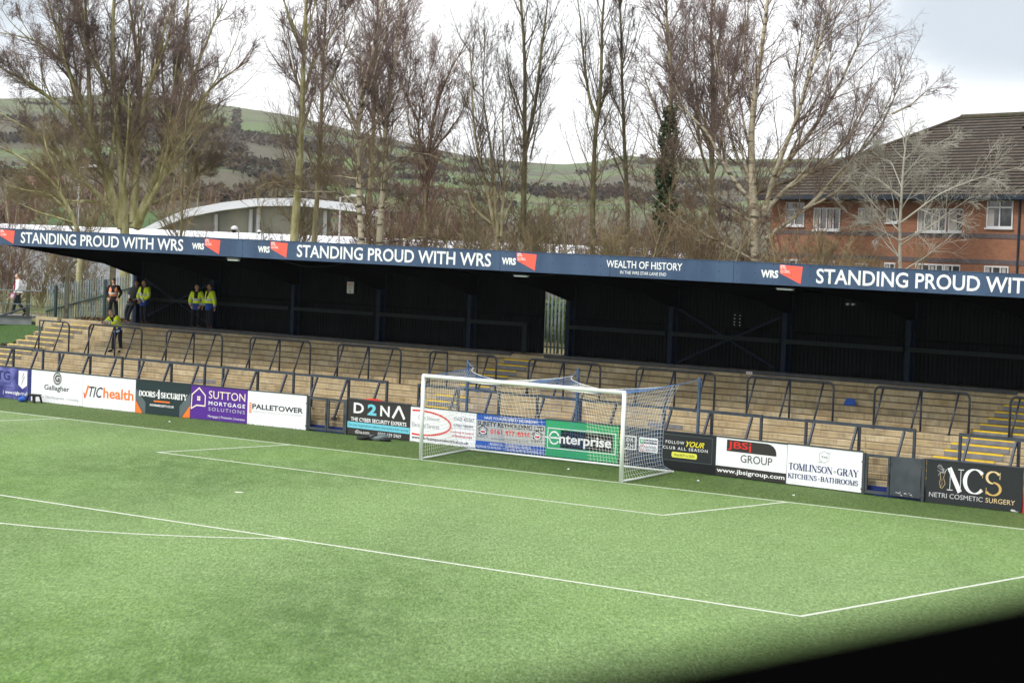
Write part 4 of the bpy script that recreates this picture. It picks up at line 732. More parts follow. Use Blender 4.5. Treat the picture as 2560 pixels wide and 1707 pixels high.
# untidy blades where the turf meets the boards and the goal
GX = rng.uniform(-29, 15, 5200); GY = rng.uniform(3.06, 3.21, 5200); GH = rng.uniform(.015, .07, 5200)*(rng.uniform(0, 1, 5200)**.7)
b = MB()
for x, y, h_ in zip(GX, GY, GH):
    z_ = goal_h(x, y); w_ = .007; dx = (x*977 % 1 - .5)*.05; b.add([(x-w_, y, z_-.005), (x+w_, y, z_-.005), (x+dx, y-.02, z_+h_)], [(0,1,2)], 'turf_edge')
tag(b.build('grass_fringe'), 'fringe of longer grass blades along the foot of the advert boards', 'grass', kind='stuff')
TREES=[
 ('lime',(-39.08, 19.08, 2.2),[
  (0.3,[(0.0,0.0),(0.0,4.67),(-0.26,6.34),(-0.46,8.28),(-0.66,10.21),(-0.87,12.15),(-0.88,14.09),(-0.74,15.71)]),
  (0.24,[(0.32,4.68),(0.43,7.01),(0.36,8.95),(0.26,11.54),(0.0,13.15),(-0.38,14.76),(-0.55,15.72)]),
  (0.26,[(0.4,4.42),(1.23,6.53),(1.61,8.35),(1.8,10.3),(1.98,12.25),(2.23,14.21),(2.25,15.5)]),
  (0.22,[(-0.13,4.66),(-0.99,6.96),(-1.7,8.55),(-1.91,10.49),(-1.99,12.75),(-2.45,14.68),(-2.61,15.45)]),
  (0.22,[(-0.18,4.4),(-1.27,7.27),(-1.97,8.87),(-2.68,10.46),(-3.0,12.07),(-3.57,13.34),(-4.01,14.62)]),
  (0.2,[(0.53,4.43),(1.4,7.05),(1.86,8.69),(2.5,10.65),(2.76,12.28),(3.34,13.93),(3.63,14.91)]),
  (0.18,[(0.58,4.69),(1.67,6.74),(2.52,8.39),(3.29,10.23),(4.42,11.31),(5.62,12.07)]),
  (0.16,[(-0.19,4.66),(-0.81,5.54),(-2.15,6.66),(-3.37,7.97),(-4.23,8.59),(-5.89,9.5)]),
  (0.14,[(-1.68,7.91),(-2.65,9.49),(-3.98,10.6),(-5.3,11.2),(-5.97,11.63)]),
  (0.16,[(0.62,8.96),(0.7,10.26),(1.35,11.91),(1.67,13.67),(2.27,14.86)]),
  (0.12,[(-2.01,9.84),(-2.93,11.75),(-4.39,12.79),(-6.02,13.05)]),
  (0.14,[(0.28,9.28),(-0.2,9.97),(-1.16,11.23),(-1.84,12.11),(-2.16,13.72),(-2.45,14.68)]),
  (0.1,[(0.11,5.06),(1.7,5.9),(2.65,6.58),(3.4,7.45),(4.55,7.82)]),
  (0.1,[(-0.54,5.36),(-1.85,5.63),(-2.62,5.47),(-3.81,6.01),(-5.11,5.96)]),
 ]),
 ('sapling',(-32.63, 16.62, 2.4),[
  (0.11,[(0.0,0.0),(0.0,4.53),(-0.02,5.93),(0.05,7.34),(0.06,8.57),(0.14,9.79)]),
  (0.05,[(-0.02,6.73),(-0.39,7.63),(-0.55,8.54)]),
  (0.05,[(0.05,7.34),(0.51,8.09),(0.72,8.9)]),
 ]),
 ('leaner',(-35.19, 13.18, 2.2),[
  (0.2,[(0.0,0.0),(0.0,4.02),(-0.27,4.67),(-0.85,5.68),(-1.43,6.5),(-2.3,7.08),(-3.16,7.53)]),
  (0.11,[(-0.85,5.68),(-1.07,6.7),(-1.53,7.59),(-1.74,8.49)]),
  (0.1,[(-0.52,5.02),(-1.46,5.78),(-2.55,5.86),(-3.47,6.12)]),
  (0.09,[(-0.26,4.55),(-0.87,4.71),(-1.91,4.97),(-2.96,5.42)]),
 ]),
 ('tall',(-32.43, 23.24, 2.6),[
  (0.3,[(0.0,0.0),(0.0,3.7),(0.06,5.03),(0.12,7.23),(0.11,9.43),(0.12,11.26),(0.14,12.73),(0.21,14.57),(0.23,16.03)]),
  (0.17,[(0.12,10.16),(0.35,10.91),(0.39,11.79),(1.02,12.69),(1.42,13.66),(1.97,14.63)]),
  (0.15,[(0.08,12.14),(-0.16,12.79),(-0.48,13.59),(-0.81,14.53),(-0.99,15.26)]),
  (0.07,[(0.09,6.64),(-0.72,6.32),(-1.38,6.29),(-1.95,5.83)]),
 ]),
 ('slim',(-33.19, 25.21, 2.6),[
  (0.19,[(0.0,0.0),(0.0,3.74),(0.08,5.46),(0.09,7.33),(0.13,9.2),(0.17,11.07),(0.14,12.93),(0.18,14.8),(0.2,16.3)]),
  (0.1,[(0.16,10.47),(0.61,11.23),(1.02,12.37),(1.48,14.1),(1.58,15.23)]),
  (0.07,[(0.05,8.45),(-0.59,9.54),(-1.01,10.57)]),
 ]),
 ('birch',(-28.02, 22.98, 2.6),[
  (0.2,[(0.0,0.0),(0.0,3.68),(-0.17,5.45),(-0.31,7.23),(-0.39,8.29),(-0.29,9.37),(-0.18,10.44),(-0.0,11.3),(0.3,12.6),(0.55,13.67),(0.64,15.1)]),
  (0.12,[(-0.42,8.65),(-0.8,9.77),(-1.47,10.53),(-1.85,11.09),(-2.45,11.78)]),
  (0.07,[(-0.13,5.1),(-0.72,5.79),(-1.66,5.96),(-2.72,5.85),(-3.8,6.17)]),
  (0.06,[(-0.25,6.52),(-1.04,6.63),(-1.89,6.6)]),
 ]),
 ('birch',(-28.15, 24.17, 2.6),[
  (0.22,[(0.0,0.0),(0.0,3.7),(0.02,5.14),(0.17,6.95),(0.07,8.38),(0.07,9.46),(0.32,10.48),(0.46,12.35),(0.53,14.52),(0.53,15.38)]),
  (0.13,[(0.04,9.32),(-0.32,10.31),(-0.49,11.02),(-1.39,12.0),(-1.86,12.84)]),
  (0.09,[(0.07,9.46),(0.6,10.56),(1.03,10.65),(1.35,11.67)]),
  (0.07,[(0.18,5.51),(0.71,5.78),(1.44,5.7),(1.73,5.49)]),
  (0.08,[(0.17,6.95),(0.65,7.47),(1.36,7.78),(2.22,7.74),(2.82,7.33)]),
  (0.08,[(0.07,3.85),(0.79,3.88),(1.78,4.13),(2.65,4.02)]),
 ]),
 ('grey',(-38.08, 34.15, 2.6),[
  (0.22,[(0.0,0.0),(0.0,3.84),(-0.0,6.12),(-0.0,8.17),(0.05,11.03),(0.04,13.47),(0.03,15.92),(0.03,17.15)]),
  (0.1,[(0.06,11.84),(0.55,13.08),(0.65,14.72),(0.52,15.94)]),
 ]),
 ('fine',(-31.88, 31.48, 2.6),[
  (0.17,[(0.0,0.0),(0.0,3.78),(-0.05,6.11),(0.01,7.66),(0.04,8.82),(0.29,10.38),(0.78,11.95),(1.29,12.74)]),
  (0.1,[(0.03,8.05),(0.66,8.84),(1.4,9.88),(1.97,11.14)]),
  (0.1,[(-0.05,7.27),(-0.58,8.8),(-0.48,10.35),(-0.15,11.91),(0.11,13.09)]),
  (0.08,[(0.01,7.66),(-1.06,9.17),(-1.12,10.71),(-1.03,12.65),(-1.25,14.2)]),
  (0.08,[(-0.53,9.57),(-1.36,11.02),(-1.64,12.24)]),
 ]),
 ('scrubtree',(-22.77, 26.03, 2.6),[
  (0.14,[(0.0,0.0),(0.0,3.9),(-0.74,6.7),(-1.32,8.79),(-1.48,11.25),(-1.59,12.31)]),
  (0.13,[(-0.08,4.25),(-0.51,8.12),(-1.02,10.21),(-0.95,12.33),(-1.02,13.04)]),
  (0.13,[(0.06,4.26),(0.08,7.43),(-0.14,9.54),(0.09,10.96)]),
  (0.1,[(-0.1,4.6),(-1.19,5.41),(-1.81,7.01),(-2.21,8.05)]),
  (0.1,[(0.04,4.61),(0.68,6.4),(0.91,7.82)]),
 ]),
 ('poplar',(-23.87, 28.99, 2.6),[
  (0.22,[(0.0,0.0),(0.0,3.42),(-0.07,6.35),(-0.12,8.51),(-0.22,10.2),(-0.2,11.75),(-0.39,13.67),(-0.59,14.82),(-0.63,15.98)]),
  (0.16,[(-0.09,8.35),(0.16,9.29),(0.35,10.61),(0.38,11.77),(0.55,13.32),(0.65,14.87),(0.68,16.02)]),
  (0.08,[(0.18,7.75),(0.34,8.68),(0.57,9.85),(0.49,11.0)]),
  (0.08,[(-0.17,9.43),(-0.58,10.65),(-0.92,11.33),(-1.13,12.87)]),
 ]),
 ('poplar',(-20.86, 30.18, 2.6),[
  (0.2,[(0.0,0.0),(0.0,3.54),(-0.08,5.68),(-0.08,7.59),(-0.05,8.89),(0.0,9.58),(0.15,10.65),(0.13,12.18),(0.02,14.09),(0.18,14.86),(0.25,16.01)]),
  (0.13,[(-0.02,9.58),(-0.37,10.25),(-0.56,11.16),(-0.85,12.91),(-0.93,14.05),(-1.08,14.81),(-1.1,15.42)]),
  (0.07,[(0.13,10.27),(0.52,11.05),(0.38,12.57)]),
 ]),
 ('poplar',(-20.85, 32.79, 2.6),[
  (0.17,[(0.0,0.0),(0.0,3.6),(-0.14,6.16),(-0.31,7.71),(-0.39,8.88),(-0.52,10.04),(-0.69,11.59),(-0.75,13.15),(-0.94,15.09),(-1.02,16.02)]),
  (0.07,[(-0.46,9.65),(-0.97,10.73),(-1.17,11.81)]),
  (0.07,[(-0.65,11.6),(-0.5,12.77),(-0.32,14.18)]),
  (0.06,[(-0.23,7.72),(-1.04,8.46),(-1.55,9.61)]),
 ]),
 ('ivytree',(-17.82, 31.39, 2.6),[
  (0.22,[(0.0,0.0),(0.0,3.51),(-0.01,5.78),(0.01,7.29),(-0.01,8.81),(0.05,10.32),(0.08,11.46),(-0.15,12.59),(-0.35,14.85),(-0.4,15.99)]),
  (0.1,[(-0.09,8.96),(-0.55,9.92),(-0.97,11.04),(-1.39,12.16)]),
  (0.1,[(0.03,10.63),(0.44,11.85),(0.54,13.37),(0.55,14.89)]),
 ]),
 ('multibirch',(-18.65, 35.89, 2.6),[
  (0.22,[(0.0,0.0),(0.0,3.57),(-0.01,5.93),(-0.08,7.9),(-0.08,9.86),(-0.17,12.22),(-0.4,14.18),(-0.29,15.36),(-0.33,16.54)]),
  (0.14,[(-0.08,8.92),(0.52,10.67),(0.85,12.26),(1.19,13.84),(1.2,15.42)]),
  (0.12,[(-0.15,7.5),(-0.63,8.66),(-0.82,10.62),(-1.05,12.58),(-1.2,14.54)]),
  (0.1,[(-0.14,9.23),(-0.9,10.62),(-1.8,11.68),(-2.48,12.92)]),
 ]),
 ('bigbirch',(-13.08, 31.41, 2.6),[
  (0.3,[(0.0,0.0),(0.0,3.66),(-0.02,5.13),(-0.05,6.01),(-0.29,7.33),(-0.34,8.79),(-0.23,10.64),(-0.18,11.37),(0.04,13.22),(0.12,14.32),(0.11,15.43)]),
  (0.19,[(0.3,5.62),(0.42,6.46),(0.82,7.91),(1.44,9.45),(1.96,11.73),(2.55,14.03),(2.65,15.39)]),
  (0.19,[(0.29,5.77),(0.62,7.14),(1.7,8.47),(2.78,10.1),(3.69,11.95),(4.38,13.72),(4.64,14.86)]),
  (0.16,[(0.33,5.62),(0.87,6.47),(1.53,7.1),(2.57,7.67),(3.52,8.54),(4.13,10.3),(4.48,11.22)]),
  (0.17,[(0.41,4.56),(0.92,5.11),(1.51,5.51),(2.54,6.23),(3.26,7.32),(3.99,8.1),(5.01,9.13),(5.5,10.05),(5.99,11.21),(6.33,12.28)]),
  (0.17,[(-0.16,6.01),(-1.04,6.93),(-1.59,7.72),(-2.15,8.95),(-3.21,9.79),(-3.7,11.17)]),
  (0.14,[(-0.22,6.59),(-0.94,8.04),(-1.29,9.49),(-1.59,11.69),(-1.87,13.15)]),
  (0.1,[(1.44,9.45),(1.29,11.33),(1.52,13.23),(1.62,14.75)]),
  (0.08,[(-0.21,5.27),(-1.6,6.03),(-2.72,6.65),(-3.49,7.5),(-4.01,7.7)]),
  (0.1,[(-0.11,3.66),(-1.68,4.41),(-3.03,5.09),(-4.17,5.93),(-5.01,6.71)]),
  (0.08,[(5.5,10.05),(6.32,10.46),(7.05,11.17),(7.65,11.27)]),
 ]),
 ('palebirch',(-4.81, 29.16, 2.6),[
  (0.13,[(0.0,0.0),(0.0,3.65),(-0.08,5.69),(-0.04,7.45),(-0.01,8.65),(0.05,8.93)]),
  (0.05,[(-0.07,6.39),(-0.94,7.06),(-1.94,7.38)]),
  (0.05,[(-0.06,7.1),(0.85,8.19),(1.95,8.86)]),
  (0.07,[(-0.03,5.34),(1.4,6.59),(2.79,7.21),(4.04,7.6)]),
  (0.05,[(-0.02,4.99),(-0.67,5.67),(-1.78,6.96)]),
  (0.05,[(-0.05,6.75),(-0.4,7.79),(-1.4,8.03)]),
  (0.05,[(-0.05,5.83),(0.75,7.13),(1.21,7.85)]),
  (0.05,[(-0.02,7.8),(0.5,8.24),(0.76,8.82)]),
  (0.05,[(-0.04,4.64),(-1.29,5.29),(-2.22,5.68)]),
  (0.05,[(-0.02,4.64),(1.1,5.17),(2.48,6.14),(3.51,6.81)]),
 ]),
]
# ================================================================ TREES
def tubes_np(P, Rr, sides):
    """P (N,K,3) polylines, Rr (N,K) radii -> verts, quads"""
    Nn, K, _ = P.shape
    T = np.gradient(P, axis=1); T /= np.linalg.norm(T, axis=2, keepdims=True) + 1e-9
    ref = np.zeros_like(T); ref[..., 0] = .31; ref[..., 1] = .95; ref[..., 2] = .02
    A = np.cross(T, ref); A /= np.linalg.norm(A, axis=2, keepdims=True) + 1e-9; B = np.cross(T, A)
    ang = np.arange(sides)*2*math.pi/sides
    V = P[:, :, None, :] + Rr[:, :, None, None]*(np.cos(ang)[None, None, :, None]*A[:, :, None, :] + np.sin(ang)[None, None, :, None]*B[:, :, None, :])
    idx = np.arange(Nn*K*sides).reshape(Nn, K, sides); nx = np.roll(idx, -1, 2)
    F = np.stack([idx[:, :-1], nx[:, :-1], nx[:, 1:], idx[:, 1:]], -1).reshape(-1, 4)
    return V.reshape(-1, 3), F
def np_mesh(name, parts, mats, parent=None, smooth=True):
    V = []; F = []; Mi = []; o = 0
    for v, f, k in parts: V.append(v); F.append(f + o); Mi.append(np.full(len(f), k)); o += len(v)
    V = np.concatenate(V); F = np.concatenate(F); Mi = np.concatenate(Mi)
    me = bpy.data.meshes.new(name); me.vertices.add(len(V)); me.vertices.foreach_set('co', V.astype(np.float32).ravel())
    me.loops.add(F.size); me.loops.foreach_set('vertex_index', F.astype(np.int32).ravel())
    me.polygons.add(len(F)); me.polygons.foreach_set('loop_start', np.arange(0, F.size, F.shape[1], dtype=np.int32))
    for k in mats: me.materials.append(M[k])
    me.polygons.foreach_set('material_index', Mi.astype(np.int32)); me.polygons.foreach_set('use_smooth', np.full(len(F), smooth))
    me.update(); me.validate()
    ob = bpy.data.objects.new(name, me); COL.objects.link(ob)
    if parent: ob.parent = parent
    return ob
def resample(pts, k):
    P = np.array(pts, float); d = np.r_[0, np.cumsum(np.linalg.norm(np.diff(P, axis=0), axis=1))]
    t = np.linspace(0, d[-1], k); Q = np.stack([np.interp(t, d, P[:, i]) for i in range(3)], 1)
    for _ in range(2): Q[1:-1] = .25*Q[:-2] + .5*Q[1:-1] + .25*Q[2:]
    return Q, d[-1]
def grow(P, Rr, n, lo, hi, length, lfall, ang, up, K, r0, rend, droop=0., wob=.12, cap=None):
    """n children on each parent polyline; returns polylines, radii"""
    Nn, Kp, _ = P.shape
    t = rng.uniform(lo, hi, (Nn, n)); f = t*(Kp - 1); i = np.minimum(f.astype(int), Kp - 2); fr = (f - i)[..., None]
    a = np.arange(Nn)[:, None]; base = P[a, i]*(1 - fr) + P[a, i+1]*fr; rad = (Rr[a, i]*(1 - fr[..., 0]) + Rr[a, i+1]*fr[..., 0])
    tan = P[a, i+1] - P[a, i]; tan /= np.linalg.norm(tan, axis=-1, keepdims=True) + 1e-9
    rd = rng.normal(size=base.shape); rd -= (rd*tan).sum(-1, keepdims=True)*tan; rd /= np.linalg.norm(rd, axis=-1, keepdims=True) + 1e-9
    th = np.radians(rng.uniform(ang[0], ang[1], (Nn, n)))[..., None]
    d = tan*np.cos(th) + rd*np.sin(th)
    plen = np.linalg.norm(np.diff(P, axis=1), axis=2).sum(1)[:, None]
    Ln = (length if cap is None else np.minimum(length*plen, cap))*rng.uniform(.55, 1.15, (Nn, n))*(1 - lfall*t)
    step = (Ln/(K - 1))[..., None]
    pts = [base]; cur = base; dd = d
    for k in range(1, K):
        dd = dd + wob*rng.normal(size=dd.shape); dd[..., 2] += up - droop*(k/K)**1.5
        dd = dd/(np.linalg.norm(dd, axis=-1, keepdims=True) + 1e-9); cur = cur + dd*step; pts.append(cur)
    Q = np.stack(pts, 2).reshape(-1, K, 3)
    ra = np.minimum(rad*r0[0], r0[1]).reshape(-1, 1); tt = np.linspace(0, 1, K)[None]
    return Q, np.maximum(ra*(1 - tt) + rend*tt, rend)
def add_depth(l, spread):
    """limb given as (across, height) -> 3d with its own lean in depth"""
    z0 = l[0][1]; x0 = l[0][0]; s = spread; ph = rng.uniform(0, 6)
    zt_ = max(abs(l[-1][1] - z0), abs(l[-1][0] - x0)) + .01
    return [(a, s*(((abs(z_ - z0) + abs(a - x0)*.6)/zt_)) + .04*math.sin(ph + z_*.7), z_) for a, z_ in l]
STYLE = {   # bark, lower twig colour, upper twig colour, branch density, angle, up, droop
    'lime': ('bark_moss', 'twig_brown', 'twig_purple', .5, (22, 62), .07, 0.), 'leaner': ('bark_moss', 'twig_brown', 'twig_brown', 1., (25, 70), .06, .02), 'sapling': ('bark_dark', 'twig_brown', 'twig_brown', .8, (25, 60), .06, 0.),
    'tall': ('bark_moss', 'twig_brown', 'twig_purple', .8, (18, 55), .09, .0), 'slim': ('bark_grey', 'twig_brown', 'twig_purple', .8, (18, 50), .09, .0), 'grey': ('bark_grey', 'twig_brown', 'twig_purple', 1., (18, 50), .08, 0.),
    'birch': ('bark_birch', 'twig_brown', 'twig_purple', .85, (20, 55), .06, .05), 'fine': ('bark_grey', 'twig_red', 'twig_red', 1.3, (15, 42), .09, .03), 'scrubtree': ('bark_grey', 'twig_brown', 'twig_dark', .75, (18, 50), .10, .0),
    'poplar': ('bark_dark', 'twig_brown', 'twig_dark', .6, (18, 42), .13, .0), 'ivytree': ('bark_grey', 'twig_brown', 'twig_purple', 1.3, (20, 50), .04, .12), 'multibirch': ('bark_grey', 'twig_brown', 'twig_purple', .85, (18, 48), .07, .07),
    'bigbirch': ('bark_birch', 'twig_brown', 'twig_purple', .75, (20, 52), .04, .10), 'palebirch': ('twig_pale', 'twig_pale', 'twig_pale', .5, (22, 62), .03, .06)}
EXTRA = {'lime': 6, 'bigbirch': 3, 'multibirch': 4, 'tall': 3, 'slim': 2, 'birch': 3, 'fine': 1, 'leaner': 2}
def make_tree(kind, loc, limbs, label, cat='tree', name='bare_tree', group='bare trees behind the stand'):
    bk, tlow, thigh, dens, ang, up, droop = STYLE[kind]
    t = thing(name, label, cat, loc, (0, 0, YAW*-1), group); trunk = []; crown = []
    sub = []
    for j, (r, l) in enumerate(limbs):
        P, Ln = resample(add_depth(l, 0 if j == 0 else float(rng.uniform(-.55, .55))*(l[-1][1] - l[0][1] + abs(l[-1][0] - l[0][0]))*.55), 18)
        P[1:, :2] += np.cumsum(rng.normal(size=(17, 2))*.010, 0)*min(1.5, Ln/8)
        rr = r*(.86 if kind == 'lime' else .78 if j == 0 else .62)*np.linspace(1, .16, 18)**(.8 if j == 0 else .95)
        if j == 0: rr[0] *= 1.35; rr[1] *= 1.1
        v, f = tubes_np(P[None], rr[None], 9 if r > .1 else 6); trunk.append((v, f, 0)); sub.append((P, rr, Ln, j, r))
        if kind in EXTRA and Ln > 4:                       # long secondary limbs rising beside the main ones
            E, ER = grow(P[None], rr[None], EXTRA[kind], .3 if j == 0 else .12, .8, min(7, .6*Ln), .5, (8, 30), .05, 18, (.62, .1 if kind == 'lime' else .07), .012, 0, .03)
            v, f = tubes_np(E, ER, 6); trunk.append((v, f, 0))
            for e_, er in zip(E, ER): sub.append((e_, er, float(np.linalg.norm(np.diff(e_, axis=0), axis=1).sum()), 1, .05))
    np_mesh('trunk', trunk, [bk], t)
    levels = []
    for P, rr, Ln, j, r in sub:
        lo = .34 if j == 0 and Ln > 8 else .15
        n1 = max(9, int(Ln*2.6*dens)); L1 = min(4.4, .42*Ln + .5)
        Q1, R1 = grow(P[None], rr[None], n1, lo, .93, L1, .45, ang, up, 9, (.42, .030), .007, droop*.6, .06)
        Qe, Re = grow(P[None], rr[None], 2, .9, .999, L1*.6, .2, (5, 25), up, 9, (.9, .035), .007, droop*.6, .10)
        levels.append((np.concatenate([Q1, Qe]), np.concatenate([R1, Re])))
    Q1 = np.concatenate([a for a, _ in levels]); R1 = np.concatenate([b_ for _, b_ in levels])
    Q2, R2 = grow(Q1, R1, 9, .08, .95, .56, .35, (18, 54), up*.55, 6, (.5, .011), .0052, droop, .08, cap=2.2)
    Q3, R3 = grow(Q2, R2, 6, .10, .95, .52, .3, (18, 58), up*.4, 4, (.7, .006), .0042, droop*1.3, .10, cap=.95)
    zs = max(p[1] for _, l in limbs for p in l); base = [] 
    def split(Q, Rr, sides):
        hi_ = (Q[:, 0, 2] + rng.normal(size=len(Q))*1.2) > zs*.5
        for k, msk in ((0, ~hi_), (1, hi_)):
            if msk.any(): v, f = tubes_np(Q[msk], Rr[msk], sides); crown.append((v, f, k))
    split(Q1, R1, 4); split(Q2, R2, 3); split(Q3, R3, 3)
    np_mesh('crown', crown, [tlow, thigh], t)
    return t, sub
def leaves_np(C, size, flat=.5):
    Nn = len(C); a = rng.normal(size=(Nn, 3)); a /= np.linalg.norm(a, axis=1, keepdims=True); b_ = rng.normal(size=(Nn, 3)); b_ -= (b_*a).sum(1, keepdims=True)*a; b_ /= np.linalg.norm(b_, axis=1, keepdims=True)
    s = size*rng.uniform(.6, 1.3, (Nn, 1)); V = np.stack([C - a*s, C + b_*s*flat, C + a*s, C - b_*s*flat], 1).reshape(-1, 3)
    return V, np.arange(Nn*4).reshape(Nn, 4)
LABELS = ['huge many stemmed mossy tree spreading over the left of the stand', 'thin straight dark sapling right of the many stemmed tree', 'leaning mossy tree at the far left in front of the green field', 'tall thick mossy tree with a fork high up above the second fascia slogan', 'slim tall olive tree just right of the thick forked one',
    'white barked birch with a left limb in the middle of the thicket', 'birch forking low with long level side branches over the slogan', 'tall grey tree standing behind the two birches', 'reddish fine twigged tree fanning out against the white sky gap', 'dark multi stemmed scrub tree left of the black forked poplar',
    'black forked poplar with two parallel stems left of the sky gap', 'poplar with green lower trunk and forked black top in the sky gap', 'single stemmed thin poplar right of the forked green one', 'tree with dark ivy wrapped round its lower trunk', 'dense multi stemmed birch behind the ivy clad tree', 'big white barked birch with a long limb reaching over the brick house roof', 'small pale grey birch standing in front of the brick house']
for (kind, loc, limbs), lb in zip(TREES, LABELS):
    t, sub = make_tree(kind, loc, limbs, lb)
    if kind == 'ivytree':
        P, rr, Ln, _, _ = sub[0]; n_ = 5200; tt = rng.uniform(.0, .58, n_)**.85; f_ = tt*17; i = np.minimum(f_.astype(int), 16); fr = (f_ - i)[:, None]
        C = P[i]*(1-fr) + P[i+1]*fr; th = rng.uniform(0, 6.28, n_); w_ = .78*(.42*(1 - tt*1.1) + .12 + .25*np.abs(np.sin(tt*31)))*rng.uniform(.55, 1.15, n_)
        C = C + np.stack([np.cos(th)*w_, np.sin(th)*w_, rng.normal(size=n_)*.12], 1)
        v, f = leaves_np(C, .085, .7); np_mesh('ivy', [(v, f, 0)], ['ivy'], t, False)
# bare shrubs of the thicket: one mesh of each kind, copied
def make_shrub(kind, h, stems, spread, seed, name='bare_shrub'):
    global rng
    rng = np.random.default_rng(seed); bk, tlow, thigh = {'olive': ('bark_grey', 'twig_brown', 'twig_brown'), 'red': ('bark_grey', 'twig_red', 'twig_red'), 'pale': ('twig_pale', 'twig_brown', 'twig_pale'), 'purple': ('bark_dark', 'twig_purple', 'twig_purple')}[kind]
    t = thing(name, 'x', 'shrub'); S = []; Rr = []
    for k in range(stems):
        a = rng.uniform(0, 6.28); rad = rng.uniform(.1, 1)*spread; hh = h*rng.uniform(.6, 1)
        P, _ = resample([(rng.normal()*.15, rng.normal()*.15, -.3), (rad*.35*math.cos(a), rad*.35*math.sin(a), hh*.4), (rad*math.cos(a), rad*math.sin(a), hh)], 10)
        P[1:] += np.cumsum(rng.normal(size=(9, 3))*.03, 0); S.append(P); Rr.append(rng.uniform(.03, .06)*np.linspace(1, .25, 10))
    S = np.array(S); Rr = np.array(Rr); v, f = tubes_np(S, Rr, 6); np_mesh('stems', [(v, f, 0)], [bk], t)
    Q1, R1 = grow(S, Rr, 13, .15, .98, .42, .3, (20, 60), .05, 7, (.6, .03), .008, 0, .13, cap=2.0)
    Q2, R2 = grow(Q1, R1, 7, .15, .98, .45, .3, (20, 55), .05, 5, (.6, .016), .006, 0, .15, cap=1.0)
    Q3, R3 = grow(Q2, R2, 3, .2, .98, .5, .3, (20, 50), .04, 4, (.7, .009), .005, 0, .15, cap=.55)
    cr_ = []
    for k, (Q, r_, sd_) in enumerate(((Q1, R1, 4), (Q2, R2, 3), (Q3, R3, 3))): v, f = tubes_np(Q, r_, sd_); cr_.append((v, f, 0 if k < 2 else 1))
    np_mesh('crown', cr_, [tlow, thigh], t); return t
def copy_tree(o, parent=None):
    c = o.copy(); COL.objects.link(c)
    if parent: c.parent = parent
    for ch in o.children: copy_tree(ch, c)
    return c
protos = {('olive', 5): make_shrub('olive', 5, 9, 2.0, 11), ('red', 6): make_shrub('red', 6, 10, 2.0, 12), ('purple', 5): make_shrub('purple', 5.2, 9, 1.9, 13), ('pale', 3): make_shrub('pale', 3.6, 9, 1.9, 14)}
used = set()
def shrub(key, x, y, z_, s, rz, label):
    p_ = protos[key]
    if key not in used: o = p_; used.add(key)
    else: o = copy_tree(p_)
    o.location = (x, y, z_); o.scale = (s, s, s*random.uniform(.92, 1.08)); o.rotation_euler = (0, 0, rz); o['label'] = label; o['group'] = 'leafless shrubs of the thicket'; return o
SH = [('red', 6, -52, 27), ('olive', 5, -47, 24), ('purple', 5, -50.5, 20), ('red', 6, -45, 17), ('purple', 5, -48, 31),
    ('olive', 5, -37, 27), ('red', 6, -33.5, 31), ('red', 6, -30.6, 27.5), ('purple', 5, -29.5, 33), ('red', 6, -26, 30.5),
    ('olive', 5, -22.3, 24.2), ('red', 6, -24.6, 35), ('olive', 5, -21.2, 28), ('pale', 3, -19.6, 22), ('red', 6, -20, 35), ('purple', 5, -22.6, 39), ('olive', 5, -17.5, 26), ('pale', 3, -17.2, 22), ('red', 6, -15.8, 30), ('olive', 5, -14.8, 24.5),
    ('olive', 5, -13.2, 28), ('red', 6, -11.3, 32.8), ('pale', 3, -11.4, 25.5), ('olive', 5, -8.9, 28.5), ('olive', 5, -5.4, 28.6), ('pale', 3, -3.3, 28.5), ('purple', 5, -36, 36), ('red', 6, -41, 32),
    ('red', 6, -28.5, 28.8), ('olive', 5, -25, 27), ('red', 6, -23.2, 31.5), ('olive', 5, -22.6, 33.5), ('olive', 5, -19, 31.5), ('red', 6, -18.3, 34.5), ('purple', 5, -17.2, 29), ('olive', 5, -16, 34), ('red', 6, -14.2, 33),
    ('purple', 5, -45.5, 27), ('purple', 5, -54, 23),  ('olive', 5, -10.2, 30.2), ('olive', 5, -7, 29.2),
    ('olive', 5, -27.6, 30.2), ('red', 6, -26.6, 33), ('olive', 5, -23.4, 28.4), ('olive', 5, -20.3, 25.2), ('olive', 5, -18.2, 28.8), ('olive', 5, -16.4, 27.6), ('red', 6, -21.8, 36), ('olive', 5, -51, 24), ('red', 6, -35, 33)]
ordw = ['rust', 'olive', 'grey', 'brown']
for i, (k, h, x, y) in enumerate(SH):
    word = {'red': 'reddish', 'olive': 'olive brown', 'pale': 'pale twigged', 'purple': 'purplish'}[k]
    if x < -40: where = 'in the thicket beyond the fence at the far left'
    elif x < -27: where = 'at the foot of the tall trees left of the sky gap'
    elif x < -16: where = 'in the thicket below the sky gap'
    elif x < -9.5: where = 'round the foot of the big white birch'
    else: where = 'in front of the brick house wall'
    key = (word, where)
    o = shrub((k, h), x, y, 2.35, random.uniform(.85, 1.3)*(.72 if x < -38 else 1) if k != 'pale' else random.uniform(.7, .95), random.uniform(0, 6.28), f'bare {word} shrub {where}')
    o['group'] = f'{word} shrubs {where}'
rng = np.random.default_rng(99)
